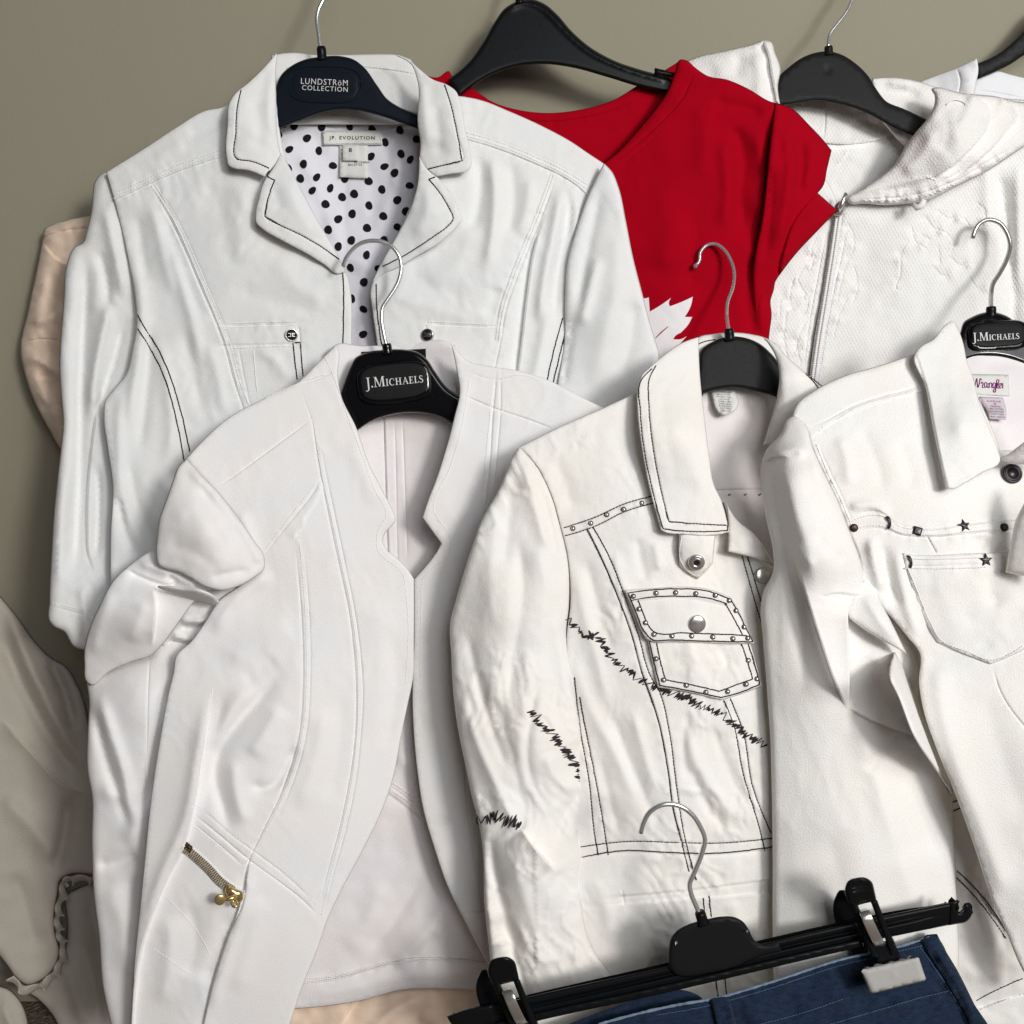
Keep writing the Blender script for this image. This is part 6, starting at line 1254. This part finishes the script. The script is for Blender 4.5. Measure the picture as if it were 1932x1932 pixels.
for q in ([(1706, 1052), (1735, 1055), (1768, 1055), (1864, 1051)], [(1712, 1070), (1729, 1111), (1756, 1176), (1774, 1206), (1822, 1228), (1870, 1245), (1930, 1219)], [(1706, 1072), (1768, 1073), (1862, 1070)]):
    stitch(wpk, q, M_wthread, .36, 6)
# collar
wcl = Patch('collar', WJ, M_twill, [(1726, 668), (1736, 655), (1761, 640), (1785, 612), (1797, 606), (1808, 622), (1817, 646), (1824, 680), (1835, 711), (1848, 761), (1868, 811), (1889, 861, 1), (1885, 874), (1855, 891), (1821, 911), (1795, 923), (1784, 921, 1), (1775, 877), (1761, 811), (1745, 727)],
            [(1795, 610, 166), (1728, 668, 192), (1785, 920, 250), (1885, 868, 236), (1830, 710, 196), (1760, 800, 226), (1815, 800, 234)], roll=(4, 1.6), res=6, seed=88, thick=1.9, folds=[('g', [(1790, 660), (1800, 750), (1820, 840)], 2, 20), ('s', [(1730, 672), (1748, 727), (1764, 811), (1778, 877), (1788, 916)], -1.5, 6, 14, (0, 0)), ('e', [(1800, 908), (1840, 890), (1880, 868)], .5, .4)], noise=[(.7, 50), (.25, 14)])
# other collar point and button at the neck
Patch('collar', WJ, M_twill, [(1887, 864), (1900, 858), (1916, 846), (1945, 826), (1990, 815, 1), (1990, 872, 1), (1940, 876), (1905, 874)], [(1890, 864, 238), (1920, 852, 248), (1990, 840, 256), (1940, 872, 244)], roll=(6, 4), res=6, seed=89, folds=[('g', [(1895, 866), (1925, 858), (1970, 846)], -2.5, 5)])
c, n = wf.frame(1909, 894, 2)
me = lathe_mesh('button', [(7.2, -1.5), (7.4, .8), (7.0, 1.9), (6.0, 2.2), (5.6, 1.7), (4.2, 1.6), (3.9, 2.1), (.1, 2.3)], 30); me.materials.append(M_darkstud)
place('button', me, WJ, c, n)
# dark studs: round, moon, diamond, star
def shape_stud(pt, x, y, shape, s, ang=0., h=1.4, squash=1.0):
    c, n = pt.frame(x, y, .3)
    if shape == 'round': pl = [(math.cos(t), math.sin(t)) for t in np.linspace(0, 2 * math.pi, 20, endpoint=False)]
    elif shape == 'diamond': pl = [(1, 0), (0, 1), (-1, 0), (0, -1)]
    elif shape == 'star': pl = [((1 if k % 2 == 0 else .46) * math.cos(math.pi / 2 + k * math.pi / 5), (1 if k % 2 == 0 else .46) * math.sin(math.pi / 2 + k * math.pi / 5)) for k in range(10)]
    else: pl = arc(0, 0, .75, 1.15, -88, 88, 12) + arc(-.42, 0, .62, 1.02, 78, -78, 12)
    pl = np.array(pl) * [s * squash, s]
    n_ = len(pl); m0 = pl.mean(0) if shape != 'moon' else np.array([.22 * s, 0])
    V = [(p[0], p[1], -1) for p in pl] + [(p[0], p[1], .5) for p in pl] + [(m0[0] + (p[0] - m0[0]) * .62, m0[1] + (p[1] - m0[1]) * .62, h) for p in pl] + [(m0[0], m0[1], h * 1.15)]
    F = []
    for k in range(n_):
        k2 = (k + 1) % n_
        F += [(k, k2, n_ + k2, n_ + k), (n_ + k, n_ + k2, 2 * n_ + k2, 2 * n_ + k), (2 * n_ + k, 2 * n_ + k2, 3 * n_)]
    me = mesh_from(shape + '_stud', np.array(V) / 1000, F, False); me.materials.append(M_darkstud if shape != 'round' else M_bronze)
    return place(shape + '_stud', me, pt_root(pt), c, n, ang)
def pt_root(pt):
    o = pt.obj
    while o.parent is not None: o = o.parent
    return o
shape_stud(wf, 1611, 996, 'round', 3.0); shape_stud(wf, 1895, 995, 'round', 3.0)
shape_stud(wf, 1675, 986, 'moon', 4.2, .12, 1.4, .75); shape_stud(wf, 1731, 1002, 'diamond', 4.2, .5)
shape_stud(wf, 1819, 992, 'star', 5.0, .1); shape_stud(wpk, 1715, 1060, 'moon', 4.2, .2, 1.4, .75); shape_stud(wpk, 1860, 1057, 'star', 5.0, .05)
# cuff of the other sleeve at the picture edge
Patch('sleeve', WJ, M_cream, [(1932, 950, 1), (1915, 985), (1908, 1020), (1900, 1060), (1897, 1080, 1), (1915, 1084), (1990, 1090, 1), (1990, 900, 1)], [(1905, 1060, 272), (1930, 960, 270), (1980, 1000, 286)], roll=(9, 7), res=7, seed=90, noise=[(.6, 40)])
DOFF = 0
DOFF = 3
# ------------------------------------------------------------------ blue jeans on a clip hanger
def jean_mat():
    m = fabric('indigo_denim', (.022, .055, .13), rough=.85, grain=.5, grain_scale=45, weave=('twill', 10), weave_amt=.35, sheen=.05, mott=.05)
    nt = m.node_tree; N = nt.nodes
    b = N['Principled BSDF']
    uv = N.new('ShaderNodeUVMap'); uv.uv_map = 'cloth'
    n = N.new('ShaderNodeTexNoise'); n.inputs['Scale'].default_value = 9.0; n.inputs['Detail'].default_value = 8; n.inputs['Roughness'].default_value = .78
    mp = N.new('ShaderNodeMapping'); mp.inputs['Rotation'].default_value = (0, 0, .25); mp.inputs['Scale'].default_value = (.7, 1.5, 1)
    nt.links.new(uv.outputs[0], mp.inputs['Vector']); nt.links.new(mp.outputs[0], n.inputs['Vector'])
    cr = N.new('ShaderNodeValToRGB')
    cr.color_ramp.elements[0].position = .32; cr.color_ramp.elements[0].color = (.003, .008, .025, 1)
    cr.color_ramp.elements[1].position = .72; cr.color_ramp.elements[1].color = (.015, .035, .074, 1)
    nt.links.new(n.outputs['Fac'], cr.inputs[0]); nt.links.new(cr.outputs[0], b.inputs['Base Color'])
    return m
M_jean = jean_mat()
M_jedge = fabric('worn_denim_edge', (.16, .22, .30), rough=.9, grain=.5, grain_scale=60, mott=.1)
M_jthread = simple('navy_thread', (.05, .085, .15), .9, spec=.1)
JN = thing('jeans', 1450, 1990, 60, 'dark blue jeans clipped by the waistband to a black hanger', 'jeans')
def JD(x, y): return 322 + (y - 1800) * .05
Patch('back_waistband', JN, M_jean, [(1040, 1945, 1), (1180, 1892), (1240, 1872), (1290, 1868), (1318, 1878), (1325, 1990, 1), (1040, 1990, 1)], lambda x, y: JD(x, y) - 10, roll=(4, 2), res=7, seed=91, noise=[(1, 30)])
jf = Patch('front_panel', JN, M_jean, [(1030, 1960, 1), (1130, 1930), (1230, 1904), (1288, 1892), (1338, 1884), (1455, 1851), (1520, 1831), (1588, 1808), (1640, 1796), (1695, 1784), (1735, 1771), (1762, 1763, 1), (1775, 1776), (1790, 1805), (1808, 1835), (1828, 1881), (1852, 1935), (1880, 2000, 1), (1030, 2000, 1)],
           lambda x, y: JD(x, y) + 6 * np.exp(-((x - 1500) / 180) ** 2), roll=(6, 4), res=6, seed=92, thick=2.2,
           folds=[('e', [(1745, 1775), (1768, 1812), (1800, 1860), (1830, 1910), (1850, 1950)], 1.6, .8), ('c', [(1752, 1772), (1778, 1812), (1806, 1852), (1840, 1925)], 2.5, 5, 9, (.05, 0)), ('s', [(1806, 1872), (1730, 1890), (1660, 1912), (1560, 1940), (1420, 1975)], 2.6, 8, 30, (0, 0)), ('g', [(1790, 1872), (1720, 1886), (1650, 1910)], 1.5, 8), ('g', [(1400, 1890), (1430, 1930), (1450, 1980)], 4, 20), ('g', [(1480, 1870), (1510, 1920)], -3, 18), ('g', [(1560, 1850), (1600, 1900), (1620, 1960)], 3, 22), ('e', [(1300, 1975), (1400, 1950), (1500, 1925)], .1, .1)],
           noise=[(1.4, 45), (.7, 18), (.35, 9)])
ln = spline([(1130, 1931), (1230, 1905), (1288, 1893), (1338, 1885), (1455, 1852), (1588, 1809), (1695, 1785), (1760, 1765)], 3)
run = np.arange(len(ln)) * 3.0
tube('waistband_edge', JN, M_jedge, jf.at(ln[:, 0], ln[:, 1] + 1.2, 1.2), (0.9 + .25 * vnoise(run / 6, run * 0, 3)) / 1000, 6)
for q in ([(1735, 1786), (1760, 1822), (1795, 1875), (1825, 1930)], [(1795, 1868), (1730, 1884), (1660, 1905), (1560, 1934), (1430, 1966)], [(1740, 1784), (1660, 1803), (1588, 1821), (1455, 1864), (1338, 1897), (1240, 1915)], [(1300, 1960), (1400, 1940), (1500, 1915), (1590, 1885)]):
    stitch(jf, q, M_jthread, .5, 6)
Patch('belt_loop', JN, M_jean, [(1338, 1886, 1), (1360, 1880), (1375, 1882, 1), (1382, 1905), (1398, 1990, 1), (1362, 1990, 1), (1348, 1918)], lambda x, y: jf.h(x, y) + 4.5, roll=(5, 3.5), res=5, seed=93, folds=[('c', [(1345, 1892), (1352, 1930), (1366, 1985)], 1.0, 2.5), ('c', [(1374, 1888), (1382, 1930), (1394, 1985)], 1.0, 2.5)], noise=[(.8, 10)])
Patch('belt_loop', JN, M_jean, [(1734, 1773, 1), (1750, 1764), (1768, 1762, 1), (1780, 1786), (1806, 1830), (1836, 1890), (1868, 1960), (1845, 1965, 1), (1810, 1900), (1770, 1830)], lambda x, y: jf.h(x, y) + 3.5, roll=(6, 4), res=5.5, seed=94, folds=[('g', [(1750, 1772), (1790, 1830), (1840, 1930)], 1.5, 6)], noise=[(.9, 12)])
# clip hanger
CH = thing('clip_hanger', 1340, 1830, 335, 'black clip hanger with two metal sprung clips holding the jeans', 'hanger', G_H)
wire('hook', CH, M_chrome, [(1209, 1571, 330), (1214, 1553, 331), (1226, 1532, 332), (1244, 1520, 333), (1267, 1517, 333), (1288, 1523, 333), (1307, 1538, 333), (1321, 1559, 333), (1330, 1583, 333), (1325, 1607, 333), (1309, 1648, 333), (1301, 1668, 333), (1304, 1686, 334), (1314, 1710, 335), (1322, 1730, 336)], 1.75)
neck(CH, 1320, 1720, 1327, 1742, 337, M_black, 3.8)
def bar_top(x): return np.interp(x, [842, 994, 1264, 1438, 1605, 1798], [1918, 1880, 1822, 1780, 1741, 1701])
def bar_quad(x0, x1, o0, o1, bend=0):
    xs = np.linspace(x0, x1, 6)
    top = [(x + o0 * .2, bar_top(x) + o0) for x in xs]; bot = [(x + o1 * .2, bar_top(x) + o1) for x in xs[::-1]]
    return [(*top[0], 1)] + top[1:-1] + [(*top[-1], 1), (*bot[0], 1)] + bot[1:-1] + [(*bot[-1], 1)]
Patch('bar', CH, M_black, bar_quad(880, 1800, 0, 41), 334, roll=(4, 2.5), res=9, thick=7, seed=95,
      folds=[('e', [(880, bar_top(880) + 20), (1264, bar_top(1264) + 20), (1500, bar_top(1500) + 20), (1800, bar_top(1800) + 20)], 2.6, 0), ('e', [(880, bar_top(880) + 14), (1264, bar_top(1264) + 14), (1500, bar_top(1500) + 14), (1800, bar_top(1800) + 14)], 1.2, 0)])
Patch('lower_rail', CH, M_black, bar_quad(905, 1620, 33, 48), 338, roll=(3.5, 2.5), res=8, thick=5, seed=96)
Patch('bar_end', CH, M_black, [(1792, 1704, 1), (1806, 1697, 1), (1811, 1701), (1805, 1708), (1804, 1716), (1812, 1721), (1819, 1716), (1817, 1708), (1822, 1704), (1829, 1706), (1834, 1718), (1832, 1730), (1822, 1740), (1808, 1743), (1790, 1746, 1)], 335, roll=(4, 2.5), res=5, thick=6)
Patch('bar_end', CH, M_black, [(843, 1918, 1), (860, 1911), (930, 1895, 1), (938, 1940, 1), (880, 1955), (860, 1940), (850, 1930)], 335, roll=(4, 2.5), res=6, thick=6)
cpl = Patch('centre_plate', CH, M_black_matt, [(1262, 1826, 1), (1262, 1790), (1266, 1770), (1278, 1755), (1296, 1745), (1330, 1735), (1362, 1729), (1385, 1730), (1401, 1738), (1413, 1754), (1422, 1772), (1436, 1782), (1470, 1775, 1), (1474, 1795, 1), (1430, 1806), (1412, 1814), (1390, 1824), (1330, 1838), (1300, 1843), (1276, 1840)], 338, roll=(5, 3), res=7, thick=6, seed=97)
def cp(x, y): return 341 + 0 * x
drape('pin_hole', cp, [ellipse(1410, 1757, 2.0, 2.6, 0, 10)], CH, M_steel, .3)
lettering('lettering', 'F', CH, M_silver_print, cp, 1276, 1780, 4, -.1, .3, 6)
def clip(x0, y0, dx, dy, pad_, nm):
    """one sprung clip; (x0, y0) top of the lever, (dx, dy) shifts from the measured clip at the far end"""
    def T(pts): return [(p[0] - 1618 + x0, p[1] - 1657 + y0, *p[2:]) for p in pts]
    cl_ = bpy.data.objects.new('clip', None); cl_.location = Vector(P(x0, y0 + 80, 345)) - CH.location; col.objects.link(cl_); cl_.parent = CH
    def d_of(x, y): return 346 + 8 * np.clip((y0 + 70 - y) / 70, 0, 1)
    Patch('back_lever', cl_, M_black, T([(1577, 1690), (1583, 1680), (1596, 1680), (1606, 1692), (1640, 1800, 1), (1612, 1806, 1)]), 326, roll=(4, 3), res=6, thick=4)
    # lever: two rails joined by a head and a foot
    Patch('lever', cl_, M_black, T([(1594, 1676), (1600, 1662), (1612, 1657), (1634, 1656), (1645, 1664), (1650, 1680), (1654, 1700, 1), (1634, 1704), (1606, 1712, 1)]), d_of, roll=(5, 3.5), res=5, thick=4, folds=[('e', [(1606, 1676), (1640, 1668)], 1, 0), ('e', [(1607, 1683), (1642, 1675)], 1, 0)])
    Patch('lever_rail', cl_, M_black, T([(1604, 1702, 1), (1616, 1700, 1), (1632, 1740), (1648, 1776), (1660, 1806, 1), (1646, 1808, 1), (1624, 1760)]), d_of, roll=(4, 3), res=5, thick=4)
    Patch('lever_rail', cl_, M_black, T([(1642, 1700, 1), (1655, 1698, 1), (1672, 1742), (1690, 1785), (1694, 1800, 1), (1682, 1803, 1), (1662, 1752)]), d_of, roll=(4, 3), res=5, thick=4)
    Patch('jaw', cl_, M_black, T([(1640, 1782, 1), (1686, 1772, 1), (1701, 1812, 1), (1655, 1822, 1)]), lambda x, y: 343 + 0 * x, roll=(3, 2), res=6, thick=4)
    xs = np.array([1628, 1632, 1638, 1646, 1654, 1660, 1664.]) ; ys = np.array([1716, 1722, 1738, 1756, 1772, 1782, 1778.])
    zs_ = np.array([344, 350, 353, 352, 349, 346, 342.])
    V = []; F = []
    for k in range(len(xs)):
        for sgn in (-1, 1):
            V.append(tuple(P(xs[k] - 1618 + x0 + sgn * 10.5, ys[k] - 1657 + y0 - sgn * 3.2, zs_[k])))
    for k in range(len(xs) - 1): F.append((2 * k, 2 * k + 1, 2 * k + 3, 2 * k + 2))
    o = link('spring', mesh_from('spring', V, F), cl_, M_steel)
    md = o.modifiers.new('thickness', 'SOLIDIFY'); md.thickness = .0012
    sm = o.modifiers.new('smooth', 'SUBSURF'); sm.levels = 2; sm.render_levels = 2
    if pad_:
        Patch('jaw_pad', cl_, M_pad, T([(1625, 1833, 1), (1628, 1829, 1), (1730, 1806, 1), (1734, 1808, 1), (1747, 1847, 1), (1744, 1851, 1), (1646, 1875, 1), (1641, 1873, 1)]), 352, roll=(3, 1.5), res=6, thick=8, folds=[('g', [(1684, 1839), (1687, 1841)], 1.2, 2.5, 2.5, (0, 0))])
    return cl_
clip(1618, 1657, 0, 0, True, 'clip')
clip(944, 1807, 0, 0, True, 'clip')
DOFF = 0
# ------------------------------------------------------------------ peach garment under the blazer hem
PG = thing('peach_garment', 720, 1990, 60, 'shiny peach satin garment showing below the blazer hem', 'garment')
Patch('front_panel', PG, M_peach, [(500, 1850, 1), (960, 1840, 1), (960, 2000, 1), (500, 2000, 1)], [(500, 1850, 190), (960, 1850, 200), (700, 1990, 214)], roll=None, res=8, seed=98, folds=[('g', [(800, 1880), (740, 1910), (700, 1950)], 6, 16), ('g', [(850, 1880), (880, 1920), (900, 1960)], 5, 14), ('s', [(690, 1870), (650, 1920), (620, 1980)], 4, 40, 12), ('g', [(790, 1915), (830, 1930)], 4, 8)], noise=[(2, 30)])
# ------------------------------------------------------------------ ivory blouses with frilled edges in the shadow
def frill(name, parent, mat, pts, width, amp, wl, d, seed=0, inward=1):
    """gathered edge: a strip that ripples in and out along a hem"""
    ln = spline(pts, 2.5); n = len(ln)
    run = np.concatenate([[0], np.cumsum(np.linalg.norm(np.diff(ln, axis=0), axis=1))])
    t = np.gradient(ln, axis=0); t /= (np.linalg.norm(t, axis=1)[:, None] + 1e-9)
    nr = np.stack([-t[:, 1], t[:, 0]], 1) * inward
    V = []; F = []; UV = []
    rows = 5
    ph = run / wl * 2 * math.pi + 1.6 * vnoise(run / 40, run * 0, seed)
    dd = np.asarray(d(ln[:, 0], ln[:, 1]))
    for r_ in range(rows):
        f = r_ / (rows - 1)
        q = ln + nr * (width * f * (.85 + .25 * np.sin(ph + .8)))[:, None] + t * (amp * .45 * f * np.cos(ph))[:, None]
        z = dd + amp * f * np.sin(ph) + 2 * f
        W = P(q[:, 0], q[:, 1], z)
        V += [tuple(v) for v in W]; UV += [tuple(v / 100) for v in q]
    for r_ in range(rows - 1):
        for i in range(n - 1):
            a = r_ * n + i
            F.append((a, a + 1, a + n + 1, a + n))
    o = link(name, mesh_from(name, V, F, True, UV), parent, mat)
    m = o.modifiers.new('thickness', 'SOLIDIFY'); m.thickness = .0012
    return o
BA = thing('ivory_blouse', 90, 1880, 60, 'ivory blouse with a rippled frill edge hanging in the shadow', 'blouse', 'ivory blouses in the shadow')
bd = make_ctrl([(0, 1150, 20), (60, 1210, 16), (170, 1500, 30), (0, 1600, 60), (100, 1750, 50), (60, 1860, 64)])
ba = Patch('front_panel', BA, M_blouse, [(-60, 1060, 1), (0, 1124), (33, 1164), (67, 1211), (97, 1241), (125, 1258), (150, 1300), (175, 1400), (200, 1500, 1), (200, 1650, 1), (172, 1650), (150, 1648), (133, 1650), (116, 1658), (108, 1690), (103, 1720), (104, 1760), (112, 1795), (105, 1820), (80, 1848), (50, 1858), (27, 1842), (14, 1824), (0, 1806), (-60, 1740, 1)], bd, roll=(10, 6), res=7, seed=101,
           folds=[('g', [(10, 1140), (40, 1220), (90, 1330), (150, 1450)], 10.20, 14, 18), ('g', [(0, 1190), (40, 1290), (100, 1400), (160, 1480)], -8.50, 16), ('s', [(0, 1355), (60, 1420), (120, 1480), (165, 1500)], 10.20, 30, 14), ('g', [(0, 1500), (60, 1560), (110, 1630)], 8.50, 24), ('g', [(20, 1640), (50, 1720), (70, 1800)], -8.50, 22), ('g', [(130, 1500), (120, 1580), (100, 1650)], -8.50, 14), ('g', [(90, 1240), (120, 1300), (140, 1380)], -10.20, 9)], noise=[(1.5, 60)])
frill('frill', BA, M_blouse, [(178, 1655), (158, 1652), (136, 1652), (118, 1658), (110, 1688), (103, 1720), (104, 1760), (113, 1795), (105, 1820), (80, 1850), (50, 1860), (26, 1842)], 17, 8, 30, lambda x, y: bd(x, y) - 5, 3, -1)
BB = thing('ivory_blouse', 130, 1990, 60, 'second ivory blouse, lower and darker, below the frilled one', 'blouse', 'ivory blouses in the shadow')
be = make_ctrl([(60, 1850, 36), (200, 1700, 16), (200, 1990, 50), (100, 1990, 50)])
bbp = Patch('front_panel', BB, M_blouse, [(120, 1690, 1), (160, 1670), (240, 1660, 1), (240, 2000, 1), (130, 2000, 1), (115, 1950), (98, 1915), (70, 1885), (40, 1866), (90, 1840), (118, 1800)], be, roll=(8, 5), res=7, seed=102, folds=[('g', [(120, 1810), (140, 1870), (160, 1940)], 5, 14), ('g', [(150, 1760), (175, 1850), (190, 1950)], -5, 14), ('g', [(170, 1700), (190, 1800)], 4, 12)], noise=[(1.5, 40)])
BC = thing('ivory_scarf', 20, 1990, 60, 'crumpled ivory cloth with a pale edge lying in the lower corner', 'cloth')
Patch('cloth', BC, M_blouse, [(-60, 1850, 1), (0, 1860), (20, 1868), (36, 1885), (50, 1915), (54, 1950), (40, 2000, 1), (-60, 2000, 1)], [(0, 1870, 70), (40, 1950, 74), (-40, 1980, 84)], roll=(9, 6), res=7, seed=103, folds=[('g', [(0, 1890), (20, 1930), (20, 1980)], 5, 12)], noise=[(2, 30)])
